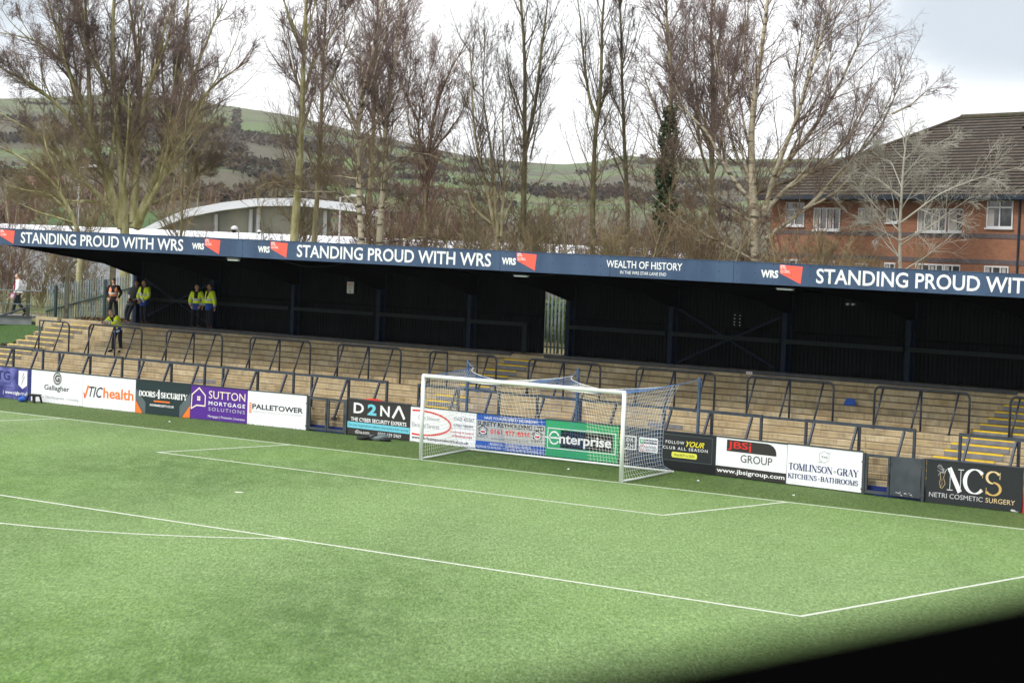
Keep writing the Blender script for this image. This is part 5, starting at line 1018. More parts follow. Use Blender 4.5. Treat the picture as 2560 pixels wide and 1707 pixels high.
# laurel hedge seen through the gap
t = thing('laurel_bush', 'green laurel bush behind the palings in the wall gap', 'bush', (-10.7, 14.7, 2.4))
C = np.stack([rng.uniform(-1.5, 1.2, 2600), rng.uniform(-.5, .5, 2600), rng.uniform(.25, 1.0, 2600)**.8*2.1], 1); C += rng.normal(size=C.shape)*.1
v, f = leaves_np(C, .1, .45); np_mesh('foliage', [(v, f, 0)], ['hedge'], t, False); b = MB()
for q in (-1, -.4, .3, .9): b.tube([(q, 0, -.2), (q*1.1, .05, 1.2)], [.04, .015], 'bark_dark', 6)
b.build('stems', t)
# ================================================================ HILLS AND FAR THINGS
RIDGE_U = [-1.0, -.94, -.8900, -.8741, -.860, -.834, -.813, -.788, -.762, -.735, -.715, -.697, -.672, -.656, -.646, -.631, -.598, -.570, -.54, -.50, -.43, -.2, .2]
RIDGE_Z = [112, 120, 127, 131, 134, 132, 128, 122, 111, 100, 92, 88, 86, 90, 97, 95, 97, 99, 104, 111, 116, 110, 100]
CX0, CY0 = 42.74, -52.27
for name, r0, r1, zf in (('hill', 300, 2200, 1.), ('far_ridge', 2300, 3400, 1.06)):
    if name == 'far_ridge': continue
    az = np.linspace(-1.12, .12, 150); rr = np.concatenate([np.linspace(160, r1, 60), np.linspace(r1 + 60, r1*1.6, 10)])
    b = MB(); v = []
    for r in rr:
        for a in az:
            a2 = a
            H = float(np.interp(a2, RIDGE_U, RIDGE_Z)); t_ = min(1, max(0, (r - 260)/(r1 - 260))); s_ = t_**1.35
            h = 2.2 + (H - 2.2)*s_ + (3*math.sin(a*41 + r*.004) + 2.5*math.sin(a*17 - r*.011))*min(t_*3, 1)*(1 - t_)
            if r > r1: h = H - (r - r1)*.12
            v.append((CX0 + r*math.sin(a), CY0 + r*math.cos(a), h))
    na = len(az)
    b.add(v, [(j*na+i, j*na+i+1, (j+1)*na+i+1, (j+1)*na+i) for j in range(len(rr)-1) for i in range(na-1)], 'land')
    tag(b.build('hills', None, True), kind='structure')
# hedgerows and woods on the hillside
from mathutils import noise as mnoise
def hill_z(r, a):
    H = float(np.interp(a, RIDGE_U, RIDGE_Z)); t_ = min(1, max(0, (r - 260)/(2200 - 260))); return 2.2 + (H - 2.2)*t_**1.35 + (3*math.sin(a*41 + r*.004) + 2.5*math.sin(a*17 - r*.011))*min(t_*3, 1)*(1 - t_)
rh = random.Random(4); PT = []
while len(PT) < 3000:
    r = 420 + 1760*rh.random()**.8; a = rh.uniform(-1.02, -.42); x, y = CX0 + r*math.sin(a), CY0 + r*math.cos(a)
    if mnoise.noise(Vector((x*.0045, y*.0045, 3.1))) > .30 + .1*(r > 1700): PT.append((r, a))
for k in range(46):
    r, a = 600 + 1500*rh.random(), rh.uniform(-1., -.45); dr, da = rh.choice(((0, .0035), (13, 0), (9, .002), (-8, .0025)))
    for i in range(rh.randrange(25, 70)): PT.append((r + dr*i*.6 + rh.uniform(-2, 2), a + da*i*.45 + rh.uniform(-.0006, .0006)))
C = []
for r, a in PT:
    if r > 2190 or r < 380: continue
    z_ = hill_z(r, a); s_ = rh.uniform(1.6, 3.2)
    for q in range(9): C.append((CX0 + r*math.sin(a) + rh.gauss(0, s_*.6), CY0 + r*math.cos(a) + rh.gauss(0, s_*.6), z_ + s_*.5 + abs(rh.gauss(0, s_*.45))))
rng = np.random.default_rng(77); v, f = leaves_np(np.array(C), 1.2, .8); o = np_mesh('hill_trees', [(v, f, 0)], ['farwood'], None, False); tag(o, 'dark hedgerows and bare woods scattered over the hillside', 'woods', kind='stuff')
n, l, bs = nodes_of(M['land'])
pos = n.new('ShaderNodeNewGeometry').outputs['Position']
vo = n.new('ShaderNodeTexVoronoi'); vo.inputs['Scale'].default_value = .0062; mpv = n.new('ShaderNodeMapping'); mpv.inputs['Scale'].default_value = (1, 1, .2); l.new(pos, mpv.inputs[0]); l.new(mpv.outputs[0], vo.inputs['Vector'])
fieldc = ramp(n, l, vo.outputs['Color'], [(.2, (.085,.115,.042)), (.45, (.10,.17,.042)), (.6, (.115,.13,.058)), (.8, (.08,.14,.034))])
vd = n.new('ShaderNodeTexVoronoi'); vd.feature = 'DISTANCE_TO_EDGE'; vd.inputs['Scale'].default_value = .0062; l.new(mpv.outputs[0], vd.inputs['Vector'])
fieldc = mixrgb(n, l, ramp(n, l, vd.outputs['Distance'], [(.02, (1,1,1)), (.045, (0,0,0))]), fieldc, (.05, .05, .04))
wood = ramp(n, l, noise(n, l, pos, .0042, 4, (1, 1, 2.)), [(.52, (0,0,0)), (.55, (1,1,1))])
woodc = mixrgb(n, l, noise(n, l, pos, .06, 5), (.055, .054, .032), (.10, .088, .054))
sp = n.new('ShaderNodeSeparateXYZ'); l.new(pos, sp.inputs[0])
lowm = ramp(n, l, sp.outputs[2], [(0, (1,1,1)), (1, (0,0,0))]); 
mrl = n.new('ShaderNodeMapRange'); mrl.inputs[1].default_value = 16; mrl.inputs[2].default_value = 26; mrl.inputs[3].default_value = .85; mrl.inputs[4].default_value = 0; l.new(sp.outputs[2], mrl.inputs[0])
wm = n.new('ShaderNodeMath'); wm.operation = 'MAXIMUM'; l.new(wood, wm.inputs[0]); l.new(mrl.outputs[0], wm.inputs[1])
mrh = n.new('ShaderNodeMapRange'); mrh.inputs[1].default_value = 84; mrh.inputs[2].default_value = 108; mrh.inputs[3].default_value = 0; mrh.inputs[4].default_value = .7; l.new(sp.outputs[2], mrh.inputs[0])
top = mixrgb(n, l, mrh.outputs[0], mixrgb(n, l, wm.outputs[0], fieldc, woodc), mixrgb(n, l, noise(n, l, pos, .01, 5), (.085, .115, .045), (.12, .11, .06)))
l.new(top, bs.inputs['Base Color'])
# a bright mown field showing under the leaning tree
b = MB(); b.add([(-118, 72, 2.7), (-104, 84, 2.7), (-175, 175, 9.5), (-205, 150, 9.5)], [(0,1,2,3)], 'bankgrass'); tag(b.build('field'), kind='structure')
# far-off bare woods on the valley floor: one mass
rng = np.random.default_rng(5); parts = []
nT = 620; az = rng.uniform(-1.0, -.3, nT); r = 190 + 330*rng.uniform(0, 1, nT)**1.3
bx = CX0 + r*np.sin(az); by = CY0 + r*np.cos(az); hh = rng.uniform(5, 9.5, nT)*(1 + (r-190)/900); bz = 2 + np.maximum(0, (r-260))*.012
keep = ~((az < -.74) & (az > -.86) & (r < 420) & (rng.uniform(0, 1, nT) < .5)); keep &= ~((az > -.72) & (r < 300)); bx, by, bz, hh = bx[keep], by[keep], bz[keep], hh[keep]; nT = len(bx)
K = 6; t_ = np.linspace(0, 1, K); P = np.zeros((nT, K, 3)); P[..., 0] = bx[:, None]; P[..., 1] = by[:, None]; P[..., 2] = bz[:, None] + hh[:, None]*t_; P[:, 1:, :2] += np.cumsum(rng.normal(size=(nT, K-1, 2))*.25, 1)
Rr = .16*np.linspace(1, .3, K)[None]*np.ones((nT, 1)); v, f = tubes_np(P, Rr, 4); parts.append((v, f, 0))
Q1, R1 = grow(P, Rr, 11, .2, .98, .42, .4, (20, 55), .06, 5, (.6, .07), .03, 0, .14, cap=4.)
Q2, R2 = grow(Q1, R1, 7, .2, .98, .45, .3, (20, 55), .05, 4, (.7, .04), .022, 0, .16, cap=1.8)
for Q, r_ in ((Q1, R1), (Q2, R2)): v, f = tubes_np(Q, r_, 3); parts.append((v, f, 1))
o = np_mesh('distant_woods', parts, ['bark_grey', 'twig_red']); tag(o, 'brown leafless woods massed on the valley floor below the hills', 'woods', kind='stuff')

# hilltop tower
t = thing('hilltop_tower', 'slim grey tower standing on the hill skyline behind the many stemmed tree', 'tower', (-1590, 1461, 126)); b = MB(); b.tube([(0,0,-5), (0,0,12), (0,0,15)], [3, 2.4, 1.8], 'decksteel', 10); b.build('shaft', t); b = MB(); b.tube([(0,0,15), (0,0,18)], [2.2, .6], 'decksteel', 10); b.build('cap', t)
# long pale low building
Rh = Vector((math.cos(YAW), -math.sin(YAW), 0)); Fh = Vector((math.sin(YAW), math.cos(YAW), 0))
def frame_thing(name, label, cat, x, y, z_, ang=0., group=None): return thing(name, label, cat, (x, y, z_), (0, 0, -YAW + ang), group)
t = frame_thing('warehouse', 'long low pale grey warehouse with a white roof behind the trees', 'building', -64.5, 53.9, 0, R(1.5))
b = MB(); b.box(-34, 26, 0, 22, 0, 5.75, 'cladding'); 
for k in range(60): b.box(-33.6 + k, -33.54 + k, -.05, 0, .2, 5.7, 'cladding')
b.build('wall', t); b = MB(); b.prism([(-.6, 5.76), (-.6, 6.15), (11, 6.75), (22.6, 6.15), (22.6, 5.76)], 'x', -34.5, 26.5, 'roofwhite'); b.build('roof', t)
b = MB(); b.box(-34.6, 26.6, -.72, -.605, 5.7, 6.2, 'whitewall'); b.build('gutter', t)
for q in (-20, -6, 8, 19): b = MB(); b.box(q, q+3.4, -.04, -.003, .2, 4, 'decksteel'); b.build('loading_door', t)
# hall with curved white roof
t = frame_thing('curved_hall', 'modern hall with an arched white roof and dark glass front', 'building', -93.3, 82.4, 0, R(0))
arc = [(-11, 6.6), (-9.4, 7.5), (-7.2, 8.5), (-4.4, 9.15), (-1.6, 9.6), (1.7, 9.75), (4.2, 9.62), (6.4, 9.45)]
b = MB(); b.prism([(a, c) for a, c in arc] + [(a, c - .62) for a, c in arc[::-1]], 'y', -1.5, 30, 'roofwhite'); b.build('roof', t)
b = MB(); b.prism([(-10, 0)] + [(a, c - .63) for a, c in arc if -10 < a < 6] + [(4.2, 0)], 'y', .6, 1., 'glassdark'); b.build('glazing', t)
for q in (-5, -2.2, -1.6, 1.6, 3.8): b = MB(); b.tube([(q, .2, 0), (q, .2, float(np.interp(q, [a for a, _ in arc], [c for _, c in arc])) - .77)], .17, 'palegrey', 8); b.build('column', t)
b = MB(); b.box(-9, 4, .45, .59, 6.6, 6.75, 'palegrey'); b.build('transom', t)
# far houses
def house(x, y, z_, wd, dp, h, rh, wall, roof, label, ang, nw=3, group='far houses'):
    t = frame_thing('far_house', label, 'house', x, y, z_, ang, group); b = MB(); b.box(-wd/2, wd/2, 0, dp, 0, h, wall); b.prism([(0, h), (dp, h), (dp/2, h+rh)], 'x', -wd/2, wd/2, wall); b.build('wall', t)
    b = MB(); 
    for s in (-1, 1):
        y0, y1 = (-.4, dp/2) if s < 0 else (dp + .4, dp/2); z0_ = h - .3; z1_ = h + rh + .05
        v = [(x_, yy, zz) for x_ in (-wd/2-.4, wd/2+.4) for yy, zz in ((y0, z0_), (y1, z1_), (y1, z1_+.18), (y0, z0_+.18))]; b.add(v, [(0,1,5,4), (1,2,6,5), (2,3,7,6), (3,0,4,7), (0,3,2,1), (4,5,6,7)], roof)
    r_ = b.build('roof', t); b = MB(); b.box(wd*.2, wd*.2+.9, dp/2-.4, dp/2+.4, h+rh*.6, h+rh+1, 'orangeroof'); b.build('chimney', r_)
    for i in range(nw):
        q = -wd/2 + (i+.5)*wd/nw; b = MB(); b.box(q-.75, q+.75, -.05, -.003, h-2.1, h-.8, 'upvc'); wv = b.build('window', t); b = MB(); b.box(q-.62, q-.05, -.07, -.053, h-2., h-.9, 'glassdark'); b.box(q+.05, q+.62, -.07, -.053, h-2., h-.9, 'glassdark'); b.build('pane', wv)
def at(u, v, d):
    q = camo.matrix_world
    return Vector((q[0][3], q[1][3], q[2][3])) + d*(_f + (u-1280)/5898.955*_r2 - (v-853.5)/5898.955*_u2)
HOUSES = [(-474, 430, 14, 7, 6, 4, 3, 'houseWall', 'orangeroof', 'far house with a steep orange roof above the curved white hall', .2), (-467, 436, 14, 6, 6, 3.4, 2.4, 'houseWall', 'orangeroof', 'lower orange roofed house beside the steep roofed one', .05), (-512.5, 398.5, 14.5, 11, 9, 4.5, 3.4, 'houseWall', 'orangeroof', 'orange roofed house half hidden by the leaning tree', -.2),
    (-121.5, 232, 3.6, 14, 9, 6, .6, 'whitewall', 'roofwhite', 'flat white house far off below the sky gap', .1), (-106.5, 242, 3.6, 13, 9, 5.4, .6, 'whitewall', 'roofwhite', 'second flat white house right of the first below the sky gap', -.05), (-90.5, 252, 3.2, 11, 9, 5, .8, 'whitewall', 'orangeroof', 'small white house beside the ivy clad tree', .1)]
for h_ in HOUSES: house(*h_)
for x, y, z_, hh_, lb in ((-66.9, 39.6, 0, 10.2, 'street lamp with flat white head at the far left beyond the fence'), (-53.6, 48.2, 0, 9.0, 'street lamp with flat white head right of the many stemmed tree')):
    t = frame_thing('street_lamp', lb, 'street lamp', x, y, z_, 0, 'street lamps'); b = MB(); b.tube([(0,0,0), (0,0,hh_)], [.09, .05], 'palegrey', 8); b.build('pole', t); b = MB(); b.bar((0,0,hh_), (.9,0,hh_+.1), .05, .05, 'palegrey'); b.build('arm', t); b = MB(); b.box(.6, 1.4, -.14, .14, hh_+.05, hh_+.19, 'whitewall'); b.build('lamp_head', t)
for px_, pv, d, s, lb in ((586, 573, 101, 1., 'white dome camera on a pole above the fascia before the glass hall'), (648, 580, 101, .6, 'smaller white camera on a pole right of the dome camera')):
    p_ = at(px_, pv, d); t = thing('security_camera', lb, 'camera', (p_.x, p_.y, p_.z), (0, 0, -YAW), 'security cameras above the fascia'); b = MB(); b.ball((0, 0, .0), (.16*s, .16*s, .15*s), 'upvc', 16, 10, lambda q: Vector((q.x, q.y, max(q.z, -.03*s)))); b.build('hood', t, True)
    b = MB(); b.ball((-.02*s, -.03*s, -.06*s), (.1*s, .1*s, .1*s), 'black', 12, 8); b.build('dome_lens', t, True); b = MB(); b.tube([(.1*s, .05, -.02), (.18*s, .08, -.05), (.18*s, .08, 2.5 - p_.z)], .03, 'palegrey', 8); b.build('pole', t)

# ================================================================ BRICK HOUSE
BX, BY = -5.454, 39.093; BANG = math.atan2(-.353, .936)
hs = thing('brick_house', 'two storey orange brick building with brown tiled hipped roof', 'building', (BX, BY, 0), (0, 0, BANG))
S0, S1, EV = -17.05, 12.0, 9.35
b = MB(); b.box(S0, -2.5, 0, 12.6, 1.5, EV, 'brick'); b.box(-2.5, S1, -.32, 12.6, 1.5, EV, 'brick')
wall = b.build('wall', hs)
b = MB()
for z0_, z1_ in ((7.57, 7.77), (6.46, 6.66)): b.box(S0-.02, -2.52, -.022, 0, z0_, z1_, 'bluebrick'); b.box(-2.522, S1, -.342, -.32, z0_, z1_, 'bluebrick')
b.build('brick_band', wall)
# hipped roof in stepped tile courses
run = 7.0; rise = 4.0; nc = 26; b = MB(); E0, E1, D0, D1 = S0 - .5, S1 + .5, -.75, 13.25
for c in range(nc):
    t0, t1 = c/nc, (c+1)/nc; lip = .05
    def ring(t, dz): return [(E0 + run*t, D0 + run*t, EV + .05 + rise*t + dz), (E1, D0 + run*t, EV + .05 + rise*t + dz), (E1, D1 - run*t, EV + .05 + rise*t + dz), (E0 + run*t, D1 - run*t, EV + .05 + rise*t + dz)]
    r0_, r1_ = ring(t0, lip), ring(t1, 0)
    rb = ring(t0, 0)
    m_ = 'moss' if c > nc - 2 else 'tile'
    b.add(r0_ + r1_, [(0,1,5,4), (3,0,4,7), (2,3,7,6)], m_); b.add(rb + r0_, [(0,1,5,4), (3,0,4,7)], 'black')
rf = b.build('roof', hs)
n, l, bs = nodes_of(M['tile']); tcn = n.new('ShaderNodeTexCoord').outputs['Object']; wv = n.new('ShaderNodeTexWave'); wv.bands_direction = 'X'; wv.inputs['Scale'].default_value = 1.05; l.new(tcn, wv.inputs['Vector'])
bp = n.new('ShaderNodeBump'); bp.inputs['Strength'].default_value = .8; bp.inputs['Distance'].default_value = .06; l.new(wv.outputs[0], bp.inputs['Height']); l.new(bp.outputs[0], bs.inputs['Normal'])
for q in (-4.6, -2.4, -.7, 2.2, 4): b = MB(); b.obox((q, D0 + run*.83, EV + rise*.83 + .16), (.2, 0, 0), (0, .16, .09), (0, -.03, .05), 'black'); b.build('roof_vent', rf)
b = MB(); b.tube([(E0 + run, D0 + run, EV + rise + .1), (E1, D0 + run, EV + rise + .1)], .14, 'moss', 8); b.tube([(E0, D0, EV + .15), (E0 + run, D0 + run, EV + rise + .1)], .09, 'tile', 8); b.build('ridge_tiles', rf)
b = MB(); b.box(E0, E1, D0 - .12, D0 + .04, EV - .12, EV + .06, 'gutter'); b.box(E0, S1, D0 + .05, .1, EV - .16, EV - .12, 'gutter'); b.build('gutter', hs)
for q, yy in ((-2.62, -.05), (1.2, -.37)): b = MB(); b.tube([(q, yy, 2), (q, yy, EV - .15)], .05, 'gutter' if q > 0 else 'bluebrick', 8); b.build('downpipe', hs)
def window(s0, s1, z0_, z1_, y, lights, trans=0., open_=False):
    b = MB(); fr = .07; yv = y - .02
    b.box(s0, s1, yv-.03, yv, z0_, z0_+fr, 'upvc'); b.box(s0, s1, yv-.03, yv, z1_-fr, z1_, 'upvc'); xs_ = [s0 + (s1-s0)*i/lights for i in range(lights+1)]
    for i, x in enumerate(xs_): x = min(max(x, s0 + fr/2), s1 - fr/2); b.box(x-fr/2, x+fr/2, yv-.029, yv, z0_+fr, z1_-fr, 'upvc')
    if trans: b.box(s0+fr, s1-fr, yv-.028, yv, z0_ + (z1_-z0_)*trans - fr/2, z0_ + (z1_-z0_)*trans + fr/2, 'upvc')
    w_ = b.build('window', hs)
    b = MB(); b.box(s0+.03, s1-.03, y-.012, y-.002, z0_+.03, z1_-.03, 'glass'); b.build('pane', w_)
    b = MB()
    for i in range(lights):
        if i % 2 == 0 or lights == 2 and i == 0: a_, c_ = xs_[i] + .08, xs_[i] + .08 + (xs_[i+1]-xs_[i])*.45; b.box(a_, c_, y-.0155, y-.0135, z0_+.08, z1_-.08 - (.35 if trans else 0), 'curtain')
    b.build('curtain', w_)
    b = MB(); b.box(s0-.06, s1+.06, y-.1, y-.001, z0_-.07, z0_-.003, 'upvc'); b.build('sill', w_)
for a_ in ((-15.84, -14.32, 7.98, 9.12, 0, 2, .68), (-13.57, -11.52, 7.8, 8.85, 0, 4), (-10.17, -9.27, 8.2, 8.85, 0, 2), (-8.08, -7.27, 8.2, 8.85, 0, 2), (-5.86, -3.9, 7.82, 8.85, 0, 4), (-3.75, -2.72, 7.83, 8.85, 0, 1), (-.88, .78, 8.03, 9.24, -.32, 2, .72), (4.2, 5.9, 8.03, 9.24, -.32, 2, .72),
    (-15.79, -14.33, 5.4, 6.36, 0, 3), (-13.6, -11.8, 5.3, 6.37, 0, 3), (-10.2, -9.3, 5.4, 6.3, 0, 2), (-8.1, -7.31, 5.4, 6.37, 0, 2), (-5.88, -3.97, 5.3, 6.39, 0, 4), (-3.92, -2.8, 5.3, 6.39, 0, 2), (-.88, .66, 5.3, 6.4, -.32, 3), (4.2, 5.8, 5.3, 6.4, -.32, 3)): window(*a_)

# ================================================================ LEFT END: FENCE, WALKWAY, POSTS
t = thing('palisade_fence', 'grey green steel palisade fence stepping down beyond the left end of the stand', 'fence', (-32, 13, 2.3))
A0, A1 = Vector((-29.4, 12.95, 0)), Vector((-35.2, 11.55, 0)); b = MB(); nP = 50
for i in range(nP):
    q = i/(nP-1); p_ = A0.lerp(A1, q); top_ = 4.95 - .8*q; p_ = p_ - Vector((-32, 13, 0)); 
    b.box(p_.x-.03, p_.x+.03, p_.y-.012, p_.y+.012, -.2, top_-2.3-.08, 'pale'); b.add([(p_.x-.035, p_.y, top_-2.38), (p_.x+.035, p_.y, top_-2.38), (p_.x, p_.y, top_-2.3+.05)], [(0,1,2)], 'pale')
b.build('pales', t); b = MB(); o_ = Vector((-32, 13, 2.3)); b.bar(Vector((-29.4, 12.9, 4.62)) - o_, Vector((-35.2, 11.5, 3.0)) - o_, .05, .06, 'greensteel'); b.build('rail', t)
for q in (.08, .5, .92): p_ = A0.lerp(A1, q) - o_; b = MB(); b.box(p_.x-.06, p_.x+.06, p_.y-.1, p_.y-.04, -.2, 4.85 - .8*q - 2.3, 'greensteel'); b.build('fence_post', t)
t = thing('palisade_fence', 'galvanised palisade fence seen through the gap in the back wall', 'fence', (-9.9, 13.6, 2.45)); b = MB()
for i in range(16): q = -1.6 + i*.17; b.box(q-.035, q+.035, -.012, .012, 0, 2.35, 'pale'); b.add([(q-.035, 0, 2.35), (q+.035, 0, 2.35), (q, 0, 2.5)], [(0,1,2)], 'pale')
b.build('pales', t); b = MB(); b.box(-1.7, 1.1, .015, .06, .42, .47, 'greensteel'); b.box(-1.7, 1.1, .015, .06, 1.95, 2.0, 'greensteel'); b.build('rail', t)
CP = [((-35.1, 10.45, 1.9), 2.4, True, 'cranked concrete post at the left end of the worn stairway beside the walkway'), ((-33.9, 11.5, 2.4), 2.4, True, 'cranked concrete post standing before the steel palings'), ((-32.0, 12.3, 2.4), 3.0, False, 'thick straight concrete post beside the man in the orange vest')]
for (x, y, z_), h_, cr_, lb in CP:
    t = thing('concrete_post', lb, 'post', (x, y, z_), (0, 0, -YAW), 'mossy concrete fence posts'); b = MB(); wd = .075 if cr_ else .13
    b.prism([(-wd, -.3), (wd, -.3), (wd*.85, h_), (-wd*.85, h_)], 'y', -.07, .07, 'postconc')
    if cr_: b.prism([(-wd*.8, h_ - .02), (wd*.8, h_ - .02), (.42, h_ + .36), (.32, h_ + .38)], 'y', -.06, .06, 'postconc')
    else:
        for q in (.6, 1.2, 1.8, 2.4): b.tube([(-wd-.003, -.08, q), (wd+.003, -.08, q), (wd+.003, .08, q), (-wd-.003, .08, q)], .006, 'black', 4, closed=True)
    b.build('shaft', t)
t = thing('chain_link_fence', 'thin green chain link wire strung between the concrete posts', 'fence', (-34, 11.2, 2.4)); b = MB(); o_ = Vector((-34, 11.2, 2.4))
for (p_, q_) in ((Vector((-38.5, 7.9, 1.8)), Vector((-35.1, 10.45, 2.2))), (Vector((-35.1, 10.45, 2.2)), Vector((-33.9, 11.5, 2.6))), (Vector((-33.9, 11.5, 2.6)), Vector((-32.0, 12.3, 2.6)))):
    for k in range(9): b.tube([p_ + Vector((0, -.09, k*.26)) - o_, q_ + Vector((0, -.09, k*.26)) - o_], .004, 'greensteel', 3)
    ln_ = (q_ - p_).length; nn = int(ln_/.14)
    for i in range(nn):
        a_ = p_.lerp(q_, i/nn) + Vector((0, -.09, 0)) - o_; c_ = p_.lerp(q_, min(1, (i+3)/nn)) + Vector((0, -.09, 1.25)) - o_; b.tube([a_, c_], .003, 'greensteel', 3); a2 = p_.lerp(q_, min(1, (i+3)/nn)) + Vector((0, -.09, 0)) - o_; c2 = p_.lerp(q_, i/nn) + Vector((0, -.09, 1.25)) - o_; b.tube([a2, c2], .003, 'greensteel', 3)
b.build('wire_mesh', t)
t = thing('walkway', 'raised grey walkway with rails at the far left end', 'walkway', (-36, 9.8, 2.8), (0, 0, -YAW)); b = MB()
b.box(-8, 1.35, -.4, 1.6, -.06, 0, 'decksteel'); b.build('deck', t); b = MB(); b.box(-8, 1.35, -.46, -.405, -.36, .02, 'decksteel'); b.box(-8, 1.35, -.5, -.465, -.05, .03, 'kerb'); b.build('edge_beam', t)
b = MB(); b.tube([(-8, -.36, 1.0), (1.7, -.36, 1.06)], .025, 'pale', 8); b.tube([(-8, -.36, .5), (1.3, -.36, .5)], .022, 'pale', 8); b.build('handrail', t)
for q in (-6, -4, -2, .15, 1.3): b = MB(); b.tube([(q, -.36, -.05), (q, -.36, 1.01)], .022, 'pale', 8); b.build('rail_post', t)
for q in (-5, -2.5, -.6, .5): b = MB(); b.tube([(q, -.3, -1.6), (q, -.3, -.07)], .05, 'kerb', 8); b.build('support', t)
b = MB()
for i in range(60): b.tube([(-4.5 + i*.09, -.38, 0), (-4.5 + i*.09, -.38, .98)], .003, 'greensteel', 3)
for k in range(10): b.tube([(-4.5, -.385, .05 + k*.095), (1.2, -.385, .05 + k*.095)], .003, 'greensteel', 3)
b.build('mesh_infill', t)
t = thing('stair_handrail', 'dark sloping handrail rising to the fence at the far left', 'handrail', (-36, 9.7, 2.1)); b = MB(); o_ = Vector((-36, 9.7, 2.1)); b.tube([Vector((-37.4, 8.3, 2.02)) - o_, Vector((-34.88, 10.3, 3.2)) - o_], .045, 'barrier', 8); b.build('rail', t)
for q in (.15, .55): p_ = Vector((-37.4, 8.3, 2.02)).lerp(Vector((-34.88, 10.3, 3.2)), q) - o_; b = MB(); b.tube([(p_.x, p_.y, -1), tuple(p_)], .03, 'barrier', 8); b.build('post', t)
b = MB(); b.box(-33.9, -32.55, 9.9, 10.05, 1.9, 2.86, 'concrete'); tag(b.build('retaining_wall'), 'short concrete retaining wall at the top of the worn stairway', 'wall')
# leaf litter at the top left
C = np.stack([rng.uniform(-32.4, -29.7, 700), rng.uniform(10.6, 12.6, 700), np.full(700, 2.825)], 1); C[:, 2] += np.abs(rng.normal(size=700))*.05 - (C[:, 1] > 11.95)*.02
v, f = leaves_np(C, .06, .6); o = np_mesh('fallen_leaves', [(v, f, 0)], ['leaflitter'], None, False); tag(o, 'brown fallen leaves heaped at the top of the worn stairway', 'leaves', kind='stuff')
C = np.stack([rng.uniform(-33.5, -32.56, 2600), rng.uniform(3.6, 7.5, 2600), np.zeros(2600)], 1); C[:, 2] = .47 + (C[:, 1]-3.4)*.32 + np.abs(rng.normal(size=2600))*.04
v, f = leaves_np(C, .042, .6); o = np_mesh('fallen_leaves', [(v, f, 0)], ['leaflitter'], None, False); tag(o, 'dark leaf litter on the bank beside the worn stairway', 'leaves', kind='stuff')

# ================================================================ AIR
b = MB(); b.box(-5200, 1800, -400, 5200, -6, 262, 'white'); o = b.build('haze'); o.data.materials.clear()
hm = bpy.data.materials.new('haze'); hm.use_nodes = True; hn = hm.node_tree.nodes; hn.clear(); ho = hn.new('ShaderNodeOutputMaterial'); hv_ = hn.new('ShaderNodeVolumePrincipled')
hv_.inputs['Color'].default_value = (.86, .9, .96, 1); hv_.inputs['Density'].default_value = .00006; hm.node_tree.links.new(hv_.outputs[0], ho.inputs['Volume'])
o.data.materials.append(hm); tag(o, kind='stuff')
# ================================================================ PEOPLE
for nm, c in dict(skin=(.6,.36,.27), skin_tan=(.4,.23,.15), hair_dark=(.015,.012,.01), hair_grey=(.12,.11,.1), hivis=(.74,.93,.035), hivis_orange=(.95,.33,.17), workblue=(.014,.06,.32), reflective=(.62,.64,.66), trouser=(.008,.01,.018), shoe=(.008,.008,.009), greycoat=(.06,.06,.07), shirt=(.78,.8,.84), pink=(.7,.2,.4), blackcoat=(.01,.01,.014), lips=(.3,.12,.1), eye=(.02,.015,.012), tie=(.25,.02,.04)).items():
    M[nm] = mat(nm, c, .8, tuple(min(1, x*1.22) for x in c), 22, 3, bump=.25, bscale=30, coord='obj')
def skin_mesh(verts, edges, sub=2):
    me = bpy.data.meshes.new('s'); me.from_pydata([v[0] for v in verts], edges, []); o = bpy.data.objects.new('s', me); COL.objects.link(o)
    o.modifiers.new('k', 'SKIN')
    for i, v in enumerate(verts): sv = me.skin_vertices[0].data[i]; sv.radius = (v[1], v[2] if len(v) > 2 else v[1]); sv.use_root = (i == 0)
    sb = o.modifiers.new('b', 'SUBSURF'); sb.levels = sub; sb.render_levels = sub
    dg = bpy.context.evaluated_depsgraph_get(); ev = bpy.data.meshes.new_from_object(o.evaluated_get(dg))
    V = [tuple(v.co) for v in ev.vertices]; F = [tuple(p.vertices) for p in ev.polygons]
    bpy.data.objects.remove(o); bpy.data.meshes.remove(me); bpy.data.meshes.remove(ev); return V, F
def seg_t(p, a, b_):
    d = b_ - a; t = max(0, min(1, (p - a).dot(d)/d.length_squared)); return (p - (a + d*t)).length, t
def add_by(mb, V, F, fn):
    o = len(mb.v); mb.v.extend(V)
    for f in F:
        c = Vector((0,0,0))
        for i in f: c += Vector(V[i])
        mb.f.append(tuple(i + o for i in f)); mb.m.append(mb.mi(fn(c/len(f))))
STAND = dict(pel=(0,0,.94), spi=(0,.01,1.14), che=(0,.01,1.34), nec=(0,0,1.48), head=(0,-.02,1.64), hyaw=0, hpit=0,
    shL=(-.19,.01,1.41), elL=(-.26,.03,1.14), wrL=(-.24,-.06,.90), shR=(.19,.01,1.41), elR=(.26,.03,1.14), wrR=(.24,-.06,.90),
    hipL=(-.09,0,.90), knL=(-.10,-.02,.49), anL=(-.11,.02,.09), toL=(-.13,-.15,.04), hipR=(.09,0,.90), knR=(.10,-.02,.49), anR=(.11,.02,.09), toR=(.13,-.15,.04))
